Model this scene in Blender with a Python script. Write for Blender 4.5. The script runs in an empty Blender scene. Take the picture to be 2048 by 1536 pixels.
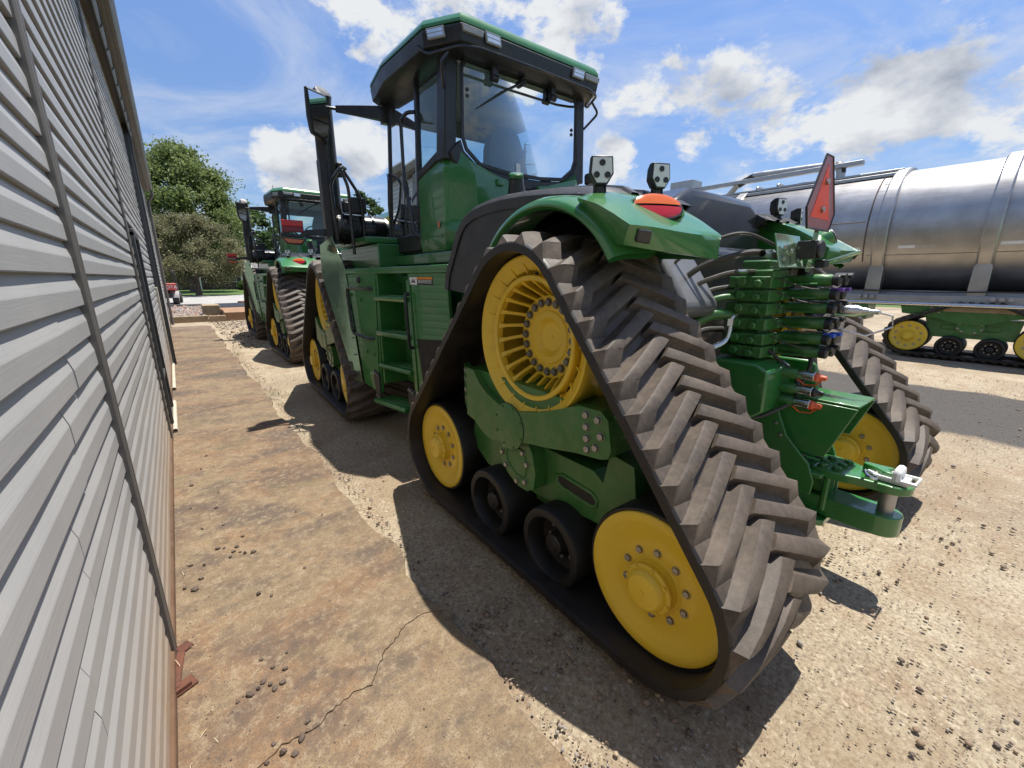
import bpy, bmesh, math, random
import numpy as np
from mathutils import Vector, Matrix
random.seed(7); rng = np.random.default_rng(11)
SC = bpy.context.scene
COL = SC.collection
R = math.radians

# ------------------------------------------------------------------ camera
YAW, PIT, CAMZ = 38.4, 14.4, 1.573
cam_d = bpy.data.cameras.new('camera'); cam = bpy.data.objects.new('camera', cam_d); COL.objects.link(cam)
cam.location = (0, 0, CAMZ)
cam.rotation_euler = (R(90 - PIT), 0, R(-YAW))
cam_d.sensor_width = 36; cam_d.sensor_fit = 'HORIZONTAL'; cam_d.lens = 834 / 2048 * 36
cam_d.clip_start = .02; cam_d.clip_end = 3000
SC.camera = cam

# ------------------------------------------------------------------ sun and sky
ALPHA = R(1.38)                                  # tractors stand turned this much from the wall line
sun_az = R(90) + ALPHA                           # compass angle from +Y towards +X
SUN_EL = R(74.5)
sd = Vector((math.sin(sun_az) * math.cos(SUN_EL), math.cos(sun_az) * math.cos(SUN_EL), math.sin(SUN_EL)))
sun_d = bpy.data.lights.new('sun', 'SUN'); sun = bpy.data.objects.new('sun', sun_d); COL.objects.link(sun)
sun_d.energy = 5.0; sun_d.angle = R(.55); sun_d.color = (1, .955, .88)
sun.rotation_euler = (-sd).to_track_quat('-Z', 'Y').to_euler()
SC.view_settings.view_transform = 'Standard'; SC.view_settings.look = 'None'
SC.view_settings.exposure = .53; SC.view_settings.gamma = 1

def build_world():
    w = bpy.data.worlds.new('World'); SC.world = w; w.use_nodes = True
    nt = w.node_tree; N = nt.nodes; L = nt.links; N.clear()
    out = N.new('ShaderNodeOutputWorld'); bg = N.new('ShaderNodeBackground'); bg.inputs[1].default_value = .097
    sky = N.new('ShaderNodeTexSky'); sky.sky_type = 'NISHITA'; sky.sun_disc = False
    sky.sun_elevation = SUN_EL; sky.sun_rotation = sun_az; sky.air_density = 1.0; sky.dust_density = .25; sky.ozone_density = 2.2
    tc = N.new('ShaderNodeTexCoord')
    def math_(op, a, b=None, c=None, clamp=False):
        n = N.new('ShaderNodeMath'); n.operation = op; n.use_clamp = clamp
        for i, x in enumerate((a, b, c)):
            if x is None: continue
            if isinstance(x, (int, float)): n.inputs[i].default_value = x
            else: L.new(x, n.inputs[i])
        return n.outputs[0]
    sep = N.new('ShaderNodeSeparateXYZ'); L.new(tc.outputs['Generated'], sep.inputs[0])
    zc = math_('ADD', math_('MAXIMUM', sep.outputs[2], 0.), .16)
    px = math_('DIVIDE', sep.outputs[0], zc); py = math_('DIVIDE', sep.outputs[1], zc)
    cmb = N.new('ShaderNodeCombineXYZ'); L.new(px, cmb.inputs[0]); L.new(py, cmb.inputs[1])
    def noise(vec, scale, det, rough, dist=0., off=(0, 0, 0)):
        m = N.new('ShaderNodeMapping'); m.inputs['Location'].default_value = off; L.new(vec, m.inputs[0])
        n = N.new('ShaderNodeTexNoise'); n.inputs['Scale'].default_value = scale; n.inputs['Detail'].default_value = det
        n.inputs['Roughness'].default_value = rough; n.inputs['Distortion'].default_value = dist
        L.new(m.outputs[0], n.inputs['Vector']); return n.outputs['Fac']
    # cumulus banks: where they stand in the sky (direction, size, weight)
    def bank(az, el, r, wt):
        d = Vector((math.sin(R(az)) * math.cos(R(el)), math.cos(R(az)) * math.cos(R(el)), math.sin(R(el))))
        dp = N.new('ShaderNodeVectorMath'); dp.operation = 'DOT_PRODUCT'; L.new(tc.outputs['Generated'], dp.inputs[0]); dp.inputs[1].default_value = d
        mr = N.new('ShaderNodeMapRange'); mr.interpolation_type = 'SMOOTHSTEP'; L.new(dp.outputs['Value'], mr.inputs[0])
        mr.inputs[1].default_value = math.cos(R(r)); mr.inputs[2].default_value = 1.0; mr.inputs[3].default_value = 0; mr.inputs[4].default_value = wt
        return mr.outputs[0]
    mask = None
    for b in BANKS:
        v = bank(*b); mask = v if mask is None else math_('MAXIMUM', mask, v)
    gen = tc.outputs['Generated']
    vs = N.new('ShaderNodeVectorMath'); vs.operation = 'MULTIPLY'; L.new(gen, vs.inputs[0]); vs.inputs[1].default_value = (1, 1, 1.7)
    n1 = noise(vs.outputs[0], 6.5, 14, .62, .1, (3.1, .7, 2.2))
    n1b = noise(vs.outputs[0], 6.5, 6, .55, .1, (3.1, .7, 2.2 + .10))   # same field sampled a little higher up: underside shading of the cloud itself
    dens = math_('ADD', n1, mask)
    a = N.new('ShaderNodeMapRange'); a.interpolation_type = 'SMOOTHSTEP'; L.new(dens, a.inputs[0])
    a.inputs[1].default_value = .660; a.inputs[2].default_value = .775
    # wispy high cloud
    n2 = noise(cmb.outputs[0], 1.3, 8, .62, 1.2, (1.3, 4.2, 0))
    ci = N.new('ShaderNodeMapRange'); ci.interpolation_type = 'SMOOTHSTEP'; L.new(n2, ci.inputs[0])
    ci.inputs[1].default_value = .38; ci.inputs[2].default_value = .70; ci.inputs[4].default_value = .60
    thick = N.new('ShaderNodeMapRange'); L.new(dens, thick.inputs[0]); thick.inputs[1].default_value = .70; thick.inputs[2].default_value = 1.0
    relief = math_('MULTIPLY_ADD', math_('SUBTRACT', n1b, n1), 3.6, 0.)
    tt = math_('ADD', math_('MULTIPLY', thick.outputs[0], .75), relief, clamp=True)
    cr = N.new('ShaderNodeValToRGB'); L.new(tt, cr.inputs[0])
    cr.color_ramp.elements[0].color = (5.9, 6.05, 6.2, 1); cr.color_ramp.elements[1].color = (2.4, 2.75, 3.4, 1)
    e = cr.color_ramp.elements.new(.45); e.color = (4.3, 4.55, 5.0, 1)
    tint = N.new('ShaderNodeMix'); tint.data_type = 'RGBA'; tint.blend_type = 'MULTIPLY'; tint.inputs[0].default_value = 1
    L.new(sky.outputs[0], tint.inputs[6]); tint.inputs[7].default_value = (1.0, 1.08, 1.26, 1)
    hz = N.new('ShaderNodeMapRange'); L.new(sep.outputs[2], hz.inputs[0]); hz.inputs[2].default_value = .42; hz.inputs[3].default_value = .60; hz.inputs[4].default_value = 1.0
    vm = N.new('ShaderNodeVectorMath'); vm.operation = 'SCALE'; L.new(tint.outputs[2], vm.inputs[0]); L.new(hz.outputs[0], vm.inputs[3])
    m1 = N.new('ShaderNodeMix'); m1.data_type = 'RGBA'; L.new(ci.outputs[0], m1.inputs[0]); L.new(vm.outputs[0], m1.inputs[6]); m1.inputs[7].default_value = (4.9, 5.3, 6.0, 1)
    m2 = N.new('ShaderNodeMix'); m2.data_type = 'RGBA'; L.new(a.outputs[0], m2.inputs[0]); L.new(m1.outputs[2], m2.inputs[6]); L.new(cr.outputs[0], m2.inputs[7])
    L.new(m2.outputs[2], bg.inputs[0]); L.new(bg.outputs[0], out.inputs[0])
# compass azimuth, elevation, radius, weight
BANKS = [(15, 11, 8, .27), (19, 13, 6, .25), (11.5, 12.5, 5, .20), (22, 17, 5, .20), (23.5, 26, 9, .25), (17, 25, 5, .18), (31, 25.5, 9, .25), (37, 28, 9, .24), (43, 26.5, 7, .27), (48, 25.5, 5, .25), (30, 36, 14, .24),
         (56, 20.5, 5, .23), (52, 19, 4, .19), (61, 17.5, 7, .25), (66, 17, 7, .26), (70, 16, 7, .28), (75, 15.5, 7, .30), (80, 14.5, 7, .30), (86, 13, 7, .28), (82, 10.5, 5, .22), (89, 11, 6, .24), (76, 11.5, 4, .20), (51, 14, 4, .23), (67, 23, 3, .16), (45, 8, 6, .2), (66, 7, 6, .18),
         (105, 26, 14, .22), (150, 28, 18, .22), (200, 24, 18, .22), (250, 28, 16, .22), (300, 26, 14, .2)]
build_world()

# ------------------------------------------------------------------ materials
def nodes_of(name):
    m = bpy.data.materials.new(name); m.use_nodes = True
    return m, m.node_tree.nodes, m.node_tree.links, m.node_tree.nodes['Principled BSDF']
def tex(N, L, kind, vec, **kw):
    n = N.new(kind)
    if vec is not None: L.new(vec, n.inputs['Vector'])
    for k, v in kw.items(): n.inputs[k].default_value = v
    return n
def ramp(N, L, src, stops, interp='LINEAR'):
    r = N.new('ShaderNodeValToRGB'); L.new(src, r.inputs[0]); cr = r.color_ramp; cr.interpolation = interp
    while len(cr.elements) < len(stops): cr.elements.new(.5)
    for e, (p, c) in zip(cr.elements, stops): e.position = p; e.color = (*c, 1) if len(c) == 3 else c
    return r.outputs[0]
def mix(N, L, f, a, b, mode='MIX'):
    m = N.new('ShaderNodeMix'); m.data_type = 'RGBA'; m.blend_type = mode
    for i, x in ((0, f), (6, a), (7, b)):
        if isinstance(x, (int, float)): m.inputs[i].default_value = x
        elif isinstance(x, tuple): m.inputs[i].default_value = (*x, 1) if len(x) == 3 else x
        else: L.new(x, m.inputs[i])
    return m.outputs[2]
def bump(N, L, bs, h, strength, dist=.01, prev=None):
    b = N.new('ShaderNodeBump'); b.inputs['Strength'].default_value = strength; b.inputs['Distance'].default_value = dist
    L.new(h, b.inputs['Height'])
    if prev is not None: L.new(prev, b.inputs['Normal'])
    L.new(b.outputs[0], bs.inputs['Normal']); return b.outputs[0]
def plain(name, col, rough=.5, metal=0., var=.12, scale=6., dust=None, dustamt=.0, bmp=0., coat=0., bscale=80., rvar=.1):
    """paint / rubber / metal: base colour with soft variation, optional dust film, fine relief"""
    m, N, L, b = nodes_of(name)
    tc = N.new('ShaderNodeTexCoord'); o = tc.outputs['Object']
    n = tex(N, L, 'ShaderNodeTexNoise', o, Scale=scale, Detail=8., Roughness=.62)
    c0 = tuple(max(0, x * (1 - var)) for x in col); c1 = tuple(min(1, x * (1 + var)) for x in col)
    c = ramp(N, L, n.outputs['Fac'], [(.3, c0), (.7, c1)])
    if dust:
        n2 = tex(N, L, 'ShaderNodeTexNoise', o, Scale=scale * 1.7, Detail=10., Roughness=.68)
        f = ramp(N, L, n2.outputs['Fac'], [(.38, (0, 0, 0)), (.78, (dustamt,) * 3)])
        c = mix(N, L, f, c, dust)
    L.new(c, b.inputs['Base Color'])
    rr = ramp(N, L, n.outputs['Fac'], [(.25, (max(0.02, rough - rvar),) * 3), (.75, (min(1, rough + rvar),) * 3)])
    L.new(rr, b.inputs['Roughness']); b.inputs['Metallic'].default_value = metal
    b.inputs['Coat Weight'].default_value = coat; b.inputs['Coat Roughness'].default_value = .05
    if bmp:
        n3 = tex(N, L, 'ShaderNodeTexNoise', o, Scale=bscale, Detail=5., Roughness=.6)
        bump(N, L, b, n3.outputs['Fac'], bmp, .004)
    return m
DUST = (.36, .29, .20)
M = {}
M['green'] = plain('green_paint', (.020, .165, .030), .30, 0, .10, 3, DUST, .16, .02, .65, 40, .06)
M['green_cast'] = plain('green_casting_paint', (.024, .145, .024), .42, 0, .14, 7, DUST, .20, .12, .2, 120)
M['yellow'] = plain('yellow_wheel_paint', (.78, .53, .030), .40, 0, .05, 4, (.42, .30, .13), .22, .06, .15, 150)
M['rubber'] = plain('black_rubber', (.010, .0098, .0096), .5, 0, .25, 5, (.085, .062, .042), .10, .15, 0, 90)
M['belt_side'] = plain('belt_edge_rubber', (.013, .0115, .0105), .45, 0, .3, 7, (.085, .060, .042), .16, .2, 0, 60)
M['black'] = plain('black_plastic', (.014, .015, .016), .38, 0, .1, 6, (.2, .17, .14), .12, .06, 0, 200)
M['black_soft'] = plain('dark_grey_textured_plastic', (.020, .022, .026), .42, 0, .1, 5, (.2, .18, .15), .18, .1, 0, 160)
M['black_metal'] = plain('black_enamel', (.012, .012, .013), .26, 0, .1, 6, (.2, .17, .13), .10, 0, .3)
M['gloss_black'] = plain('glossy_black_plastic', (.022, .023, .026), .2, 0, .1, 5, (.2, .18, .15), .12, .03, .4)
M['grey_plastic'] = plain('grey_moulded_plastic', (.12, .122, .128), .3, 0, .1, 5, (.2, .18, .15), .1, .03)
M['dark'] = plain('dark_mechanics', (.012, .012, .012), .7, 0, .2, 9, (.1, .08, .05), .3)
M['bolt'] = plain('zinc_bolt_steel', (.42, .40, .37), .38, .85, .15, 30, (.25, .2, .14), .3)
M['bolt_dark'] = plain('dull_grey_bolt', (.17, .17, .165), .5, .6, .2, 30, (.25, .2, .12), .3)
M['steel'] = plain('bright_plated_steel', (.62, .62, .60), .25, 1., .08, 12)
M['plate_green'] = plain('polished_green_plate', (.40, .56, .36), .16, .85, .06, 5, DUST, .08)
M['white'] = plain('white_plate', (.75, .76, .74), .4, 0, .05, 8, DUST, .1)
M['orange'] = plain('amber_lens', (.60, .115, .008), .18, 0, .06, 9, None, 0, 0, .5)
M['red'] = plain('red_lens', (.42, .008, .010), .18, 0, .1, 9, None, 0, 0, .5)
M['redreflect'] = plain('red_reflector', (.62, .03, .02), .30, 0, .06, 9)
M['darkred'] = plain('dark_red_reflector', (.22, .012, .02), .35, 0, .06, 9)
M['fluor'] = plain('fluorescent_orange_sheet', (.98, .095, .035), .5, 0, .03, 9)
M['sign_border'] = plain('faded_red_reflective_border', (.36, .13, .13), .4, 0, .06, 9)
M['lens'] = plain('clear_lamp_lens', (.34, .335, .31), .2, .0, .1, 20, None, 0, 0, .6)
M['reflector'] = plain('lamp_reflector', (.75, .75, .72), .18, 1., .05, 20)
M['seat'] = plain('grey_seat_cloth', (.21, .215, .22), .9, 0, .1, 20, None, 0, .2)
M['liner'] = plain('grey_headliner', (.42, .43, .43), .9, 0, .05, 5)
M['tint'] = plain('decal_orange', (.75, .25, .02), .5)
M['blue'] = plain('blue_cap', (.02, .09, .55), .4)
M['purple'] = plain('purple_tag', (.13, .05, .30), .45)
M['capred'] = plain('orange_red_cap', (.75, .13, .05), .45)
M['hose'] = plain('black_hose', (.030, .028, .024), .5, 0, .2, 30, (.2, .17, .12), .25)

def tread_material():
    m, N, L, b = nodes_of('dusty_tread_rubber'); o = N.new('ShaderNodeTexCoord').outputs['Object']
    n1 = tex(N, L, 'ShaderNodeTexNoise', o, Scale=4.5, Detail=9., Roughness=.7)
    n2 = tex(N, L, 'ShaderNodeTexNoise', o, Scale=38., Detail=8., Roughness=.7)
    mp = N.new('ShaderNodeMapping'); mp.inputs['Scale'].default_value = (7, 60, 60); L.new(o, mp.inputs[0])
    n3 = tex(N, L, 'ShaderNodeTexNoise', mp.outputs[0], Scale=1., Detail=6., Roughness=.6)
    c = ramp(N, L, n1.outputs['Fac'], [(.28, (.034, .026, .020)), (.5, (.074, .056, .042)), (.72, (.140, .106, .078))])
    c = mix(N, L, ramp(N, L, n2.outputs['Fac'], [(.45, (0,) * 3), (.75, (.55,) * 3)]), c, (.155, .118, .088))
    c = mix(N, L, ramp(N, L, n3.outputs['Fac'], [(.5, (0,) * 3), (.8, (.5,) * 3)]), c, (.060, .050, .046))
    L.new(c, b.inputs['Base Color']); b.inputs['Roughness'].default_value = .62
    g = tex(N, L, 'ShaderNodeTexNoise', o, Scale=220., Detail=4., Roughness=.6)
    bump(N, L, b, g.outputs['Fac'], .25, .003); return m
M['tread'] = tread_material()

def glass_material(name, col, rough=.0):
    m, N, L, b = nodes_of(name)
    N.remove(b); out = N['Material Output']
    tr = N.new('ShaderNodeBsdfTransparent'); tr.inputs[0].default_value = (*col, 1)
    gl = N.new('ShaderNodeBsdfGlossy'); gl.inputs['Roughness'].default_value = rough; gl.inputs[0].default_value = (.95, 1, 1, 1)
    fr = N.new('ShaderNodeFresnel'); fr.inputs[0].default_value = 1.5
    o = N.new('ShaderNodeTexCoord').outputs['Object']
    n = tex(N, L, 'ShaderNodeTexNoise', o, Scale=3., Detail=8., Roughness=.65)
    df = N.new('ShaderNodeBsdfDiffuse'); df.inputs[0].default_value = (.5, .48, .42, 1)
    mx = N.new('ShaderNodeMixShader'); L.new(fr.outputs[0], mx.inputs[0]); L.new(tr.outputs[0], mx.inputs[1]); L.new(gl.outputs[0], mx.inputs[2])
    mx2 = N.new('ShaderNodeMixShader'); L.new(ramp(N, L, n.outputs['Fac'], [(.4, (.008,) * 3), (.75, (.07,) * 3)]), mx2.inputs[0])
    L.new(mx.outputs[0], mx2.inputs[1]); L.new(df.outputs[0], mx2.inputs[2]); L.new(mx2.outputs[0], out.inputs[0]); return m
M['glass'] = glass_material('tinted_cab_glass', (.66, .81, .84))
M['mirror'] = plain('mirror_glass', (.8, .82, .82), .02, 1., .01, 3, None, 0, 0, 0, 80, .01)
M['pane'] = plain('dark_window_pane', (.015, .02, .022), .06, 0, .1, 3)

def siding_material():
    m, N, L, b = nodes_of('grey_vinyl_siding'); tc = N.new('ShaderNodeTexCoord'); o = tc.outputs['Object']
    geo = N.new('ShaderNodeNewGeometry'); pos = geo.outputs['Position']
    n1 = tex(N, L, 'ShaderNodeTexNoise', pos, Scale=2.2, Detail=8., Roughness=.6)
    mp = N.new('ShaderNodeMapping'); mp.inputs['Scale'].default_value = (60, 3.5, 95); L.new(pos, mp.inputs[0])
    n2 = tex(N, L, 'ShaderNodeTexNoise', mp.outputs[0], Scale=1., Detail=5., Roughness=.55, Distortion=1.4)
    c = ramp(N, L, n1.outputs['Fac'], [(.3, (.355, .352, .348)), (.7, (.415, .408, .395))])
    # dirt splashed up from the pad near the base
    sp = N.new('ShaderNodeSeparateXYZ'); L.new(pos, sp.inputs[0])
    mr = N.new('ShaderNodeMapRange'); L.new(sp.outputs[2], mr.inputs[0]); mr.inputs[1].default_value = .62; mr.inputs[2].default_value = .02; mr.inputs[4].default_value = 1.3
    n3 = tex(N, L, 'ShaderNodeTexNoise', pos, Scale=9., Detail=8., Roughness=.7)
    mu = N.new('ShaderNodeMath'); mu.operation = 'MULTIPLY'; L.new(mr.outputs[0], mu.inputs[0]); L.new(n3.outputs['Fac'], mu.inputs[1]); 
    c = mix(N, L, mu.outputs[0], c, (.36, .235, .125))
    L.new(c, b.inputs['Base Color']); b.inputs['Roughness'].default_value = .47
    bump(N, L, b, n2.outputs['Fac'], .14, .003); return m
M['siding'] = siding_material()
M['trim_dark'] = plain('charcoal_trim', (.052, .056, .060), .45, 0, .1, 4, (.2, .17, .14), .2, .05)
M['trim_grey'] = plain('grey_channel_trim', (.125, .12, .112), .5, 0, .1, 4, (.2, .15, .1), .3, .05)
M['soffit'] = plain('grey_soffit', (.13, .128, .122), .6, 0, .08, 4)
M['cream'] = plain('cream_door_jamb', (.62, .58, .47), .5, 0, .08, 5, (.4, .3, .2), .3)
M['stain'] = plain('rust_stained_concrete_curb', (.105, .056, .032), .85, 0, .35, 5, (.24, .145, .08), .5, .3)
M['rust'] = plain('rusty_steel', (.095, .034, .022), .85, 0, .4, 14, (.20, .085, .04), .5, .5)
M['pvc'] = plain('weathered_pvc_pipe', (.52, .47, .38), .5, 0, .1, 6, (.4, .3, .2), .4)
M['wood'] = plain('weathered_timber', (.30, .22, .13), .85, 0, .25, 9, (.4, .33, .22), .4, .3)
M['plank_rust'] = plain('rusted_ramp_boards', (.27, .15, .08), .8, 0, .25, 6, (.4, .27, .15), .5, .3)

def concrete_material():
    m, N, L, b = nodes_of('stained_concrete'); geo = N.new('ShaderNodeNewGeometry'); p = geo.outputs['Position']
    mp = N.new('ShaderNodeMapping'); mp.inputs['Scale'].default_value = (.72, 1.05, 1); mp.inputs['Rotation'].default_value = (0, 0, R(24)); L.new(p, mp.inputs[0])
    a = tex(N, L, 'ShaderNodeTexNoise', mp.outputs[0], Scale=1.15, Detail=9., Roughness=.60, Distortion=.5)
    a2 = tex(N, L, 'ShaderNodeTexNoise', mp.outputs[0], Scale=3.1, Detail=12., Roughness=.74, Distortion=.5)
    f = tex(N, L, 'ShaderNodeTexNoise', p, Scale=26., Detail=9., Roughness=.72)
    g = tex(N, L, 'ShaderNodeTexNoise', p, Scale=170., Detail=6., Roughness=.7)
    c = ramp(N, L, a.outputs['Fac'], [(.30, (.085, .062, .048)), (.40, (.150, .092, .054)), (.47, (.245, .140, .062)), (.53, (.27, .185, .095)), (.60, (.20, .135, .070)), (.66, (.165, .098, .055)), (.76, (.11, .076, .055))])
    c = mix(N, L, ramp(N, L, a2.outputs['Fac'], [(.38, (.8,) * 3), (.50, (0,) * 3)]), c, (.100, .070, .052))
    c = mix(N, L, ramp(N, L, a2.outputs['Fac'], [(.60, (0,) * 3), (.72, (.5,) * 3)]), c, (.33, .25, .145))
    c = mix(N, L, ramp(N, L, f.outputs['Fac'], [(.50, (0,) * 3), (.62, (.7,) * 3)]), c, (.35, .265, .16))
    c = mix(N, L, ramp(N, L, f.outputs['Fac'], [(.33, (.55,) * 3), (.45, (0,) * 3)]), c, (.13, .085, .055))
    c = mix(N, L, ramp(N, L, g.outputs['Fac'], [(.38, (.8,) * 3), (.50, (0,) * 3)]), c, (.10, .070, .05))
    q = tex(N, L, 'ShaderNodeTexNoise', p, Scale=9., Detail=10., Roughness=.74)
    c = mix(N, L, ramp(N, L, q.outputs['Fac'], [(.36, (.55,) * 3), (.48, (0,) * 3)]), c, (.085, .062, .048))
    c = mix(N, L, ramp(N, L, q.outputs['Fac'], [(.56, (0,) * 3), (.68, (.45,) * 3)]), c, (.34, .255, .15))
    gr = tex(N, L, 'ShaderNodeTexNoise', p, Scale=1.7, Detail=6., Roughness=.6)
    c = mix(N, L, ramp(N, L, gr.outputs['Fac'], [(.56, (0,) * 3), (.72, (.45,) * 3)]), c, (.13, .135, .06))
    hs = N.new('ShaderNodeHueSaturation'); hs.inputs['Saturation'].default_value = .92; hs.inputs['Value'].default_value = .86; L.new(c, hs.inputs['Color'])
    L.new(hs.outputs[0], b.inputs['Base Color']); b.inputs['Roughness'].default_value = .82
    x = bump(N, L, b, f.outputs['Fac'], .25, .012); bump(N, L, b, g.outputs['Fac'], .55, .004, x); return m
M['concrete'] = concrete_material()

def ground_material():
    m, N, L, b = nodes_of('tan_crushed_gravel'); geo = N.new('ShaderNodeNewGeometry'); p = geo.outputs['Position']
    a = tex(N, L, 'ShaderNodeTexNoise', p, Scale=.55, Detail=8., Roughness=.62)
    a2 = tex(N, L, 'ShaderNodeTexNoise', p, Scale=3.2, Detail=9., Roughness=.68)
    v = tex(N, L, 'ShaderNodeTexVoronoi', p, Scale=75.); v2 = tex(N, L, 'ShaderNodeTexVoronoi', p, Scale=28.)
    f = tex(N, L, 'ShaderNodeTexNoise', p, Scale=60., Detail=8., Roughness=.75)
    c = ramp(N, L, a.outputs['Fac'], [(.34, (.225, .172, .112)), (.48, (.350, .287, .193)), (.66, (.465, .398, .285))])
    c = mix(N, L, ramp(N, L, a2.outputs['Fac'], [(.34, (.6,) * 3), (.52, (0,) * 3)]), c, (.27, .165, .095))
    c = mix(N, L, ramp(N, L, v.outputs['Color'], [(.1, (.42,) * 3), (.5, (0,) * 3)]), c, (.20, .150, .110))
    c = mix(N, L, ramp(N, L, v.outputs['Color'], [(.72, (0,) * 3), (.95, (.5,) * 3)]), c, (.60, .52, .41))
    c = mix(N, L, ramp(N, L, f.outputs['Fac'], [(.38, (.75,) * 3), (.5, (0,) * 3)]), c, (.15, .105, .068))
    c = mix(N, L, ramp(N, L, f.outputs['Fac'], [(.56, (0,) * 3), (.70, (.6,) * 3)]), c, (.64, .55, .41))
    big_ = tex(N, L, 'ShaderNodeTexNoise', p, Scale=1.1, Detail=7., Roughness=.66, Distortion=.8)
    c = mix(N, L, ramp(N, L, big_.outputs['Fac'], [(.50, (0,) * 3), (.68, (.65,) * 3)]), c, (.235, .165, .095))
    # a near-black strip with noisy edges runs between the tractor and the tank trailer
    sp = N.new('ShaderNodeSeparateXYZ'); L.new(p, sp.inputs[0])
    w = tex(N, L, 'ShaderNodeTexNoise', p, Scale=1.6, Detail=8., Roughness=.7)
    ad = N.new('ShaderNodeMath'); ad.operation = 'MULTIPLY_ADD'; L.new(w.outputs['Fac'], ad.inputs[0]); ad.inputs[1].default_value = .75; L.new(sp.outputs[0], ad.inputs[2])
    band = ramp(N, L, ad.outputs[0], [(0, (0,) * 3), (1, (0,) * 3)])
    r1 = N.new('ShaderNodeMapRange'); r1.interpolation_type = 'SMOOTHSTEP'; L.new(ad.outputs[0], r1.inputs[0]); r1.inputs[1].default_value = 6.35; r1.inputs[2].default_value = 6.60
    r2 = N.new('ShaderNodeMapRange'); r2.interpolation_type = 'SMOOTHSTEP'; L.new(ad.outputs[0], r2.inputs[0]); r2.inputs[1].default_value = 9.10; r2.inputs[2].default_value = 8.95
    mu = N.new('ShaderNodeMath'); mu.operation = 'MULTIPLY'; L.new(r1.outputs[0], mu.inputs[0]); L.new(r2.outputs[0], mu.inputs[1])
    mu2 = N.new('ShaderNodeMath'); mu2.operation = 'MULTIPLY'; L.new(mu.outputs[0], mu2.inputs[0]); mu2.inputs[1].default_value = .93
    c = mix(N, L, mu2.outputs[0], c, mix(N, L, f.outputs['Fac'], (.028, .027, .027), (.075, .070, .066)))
    L.new(c, b.inputs['Base Color']); b.inputs['Roughness'].default_value = .9
    x = bump(N, L, b, a2.outputs['Fac'], .5, .05)
    x = bump(N, L, b, v2.outputs['Distance'], .35, .02, x)
    bump(N, L, b, f.outputs['Fac'], .7, .012, x); return m
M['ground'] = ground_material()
M['road'] = plain('pale_limestone_gravel', (.34, .325, .30), .95, 0, .2, 1.2, (.40, .38, .35), .5, .6, 0, 20)
M['lawn'] = plain('mown_grass', (.060, .120, .020), .95, 0, .35, .7, (.13, .16, .03), .6, 1., 0, 30)
M['stone'] = plain('dark_pebble', (.085, .062, .050), .75, 0, .5, 12, (.25, .18, .12), .5, .3)
M['stone_tan'] = plain('tan_pebble', (.40, .30, .20), .8, 0, .4, 1.3, (.16, .11, .08), .7, .3)
M['stone_grey'] = plain('grey_pebble', (.30, .27, .24), .8, 0, .4, 1.9, (.12, .09, .08), .7, .3)
M['stone_brown'] = plain('brown_pebble', (.20, .14, .095), .8, 0, .4, 2., (.3, .22, .15), .5, .3)
M['mulch'] = plain('brown_river_rock', (.22, .13, .09), .85, 0, .6, 3., (.40, .33, .27), .8, .4)
M['straw'] = plain('dry_straw', (.55, .45, .28), .8)
M['weed'] = plain('green_weed', (.10, .17, .04), .8)
M['bark'] = plain('grey_bark', (.11, .085, .065), .9, 0, .35, 9, None, 0, .6)

def leaf_material(name, c0, c1, c2):
    m, N, L, b = nodes_of(name); geo = N.new('ShaderNodeNewGeometry')
    n = tex(N, L, 'ShaderNodeTexNoise', geo.outputs['Position'], Scale=.55, Detail=5., Roughness=.6)
    rp = N.new('ShaderNodeMath'); rp.operation = 'MULTIPLY_ADD'; L.new(geo.outputs['Random Per Island'], rp.inputs[0]); rp.inputs[1].default_value = .5
    L.new(n.outputs['Fac'], rp.inputs[2])
    c = ramp(N, L, rp.outputs[0], [(.42, c0), (.72, c1), (1.0, c2)])
    L.new(c, b.inputs['Base Color']); b.inputs['Roughness'].default_value = .55
    tl = N.new('ShaderNodeBsdfTranslucent'); L.new(c, tl.inputs[0])
    mx = N.new('ShaderNodeMixShader'); mx.inputs[0].default_value = .48
    L.new(b.outputs[0], mx.inputs[1]); L.new(tl.outputs[0], mx.inputs[2]); L.new(mx.outputs[0], N['Material Output'].inputs[0]); return m
M['leaf'] = leaf_material('green_leaves', (.095, .135, .040), (.165, .22, .07), (.25, .30, .11))
M['leaf_olive'] = leaf_material('bronze_olive_leaves', (.12, .125, .06), (.20, .195, .10), (.29, .275, .14))
M['leaf_far'] = leaf_material('far_green_leaves', (.03, .065, .02), (.06, .11, .03), (.10, .15, .045))

def tank_material():
    m, N, L, b = nodes_of('brushed_stainless_tank'); o = N.new('ShaderNodeTexCoord').outputs['Object']
    mp = N.new('ShaderNodeMapping'); mp.inputs['Scale'].default_value = (1.5, .5, 30); L.new(o, mp.inputs[0])
    n = tex(N, L, 'ShaderNodeTexNoise', mp.outputs[0], Scale=3., Detail=9., Roughness=.65)
    n2 = tex(N, L, 'ShaderNodeTexNoise', o, Scale=2.2, Detail=8., Roughness=.65)
    c = ramp(N, L, n2.outputs['Fac'], [(.3, (.34, .33, .315)), (.7, (.50, .49, .48))])
    L.new(c, b.inputs['Base Color']); b.inputs['Metallic'].default_value = 1.
    L.new(ramp(N, L, n.outputs['Fac'], [(.3, (.33,) * 3), (.7, (.50,) * 3)]), b.inputs['Roughness'])
    bump(N, L, b, n.outputs['Fac'], .05, .01); return m
M['tank'] = tank_material()
M['weld'] = plain('brown_stained_weld', (.16, .12, .10), .5, .6, .3, 12)
M['galv'] = plain('galvanised_steel', (.42, .42, .42), .45, .8, .12, 6)
M['brick'] = plain('dark_brown_brick', (.10, .07, .06), .9, 0, .3, 6, None, 0, .3)
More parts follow.
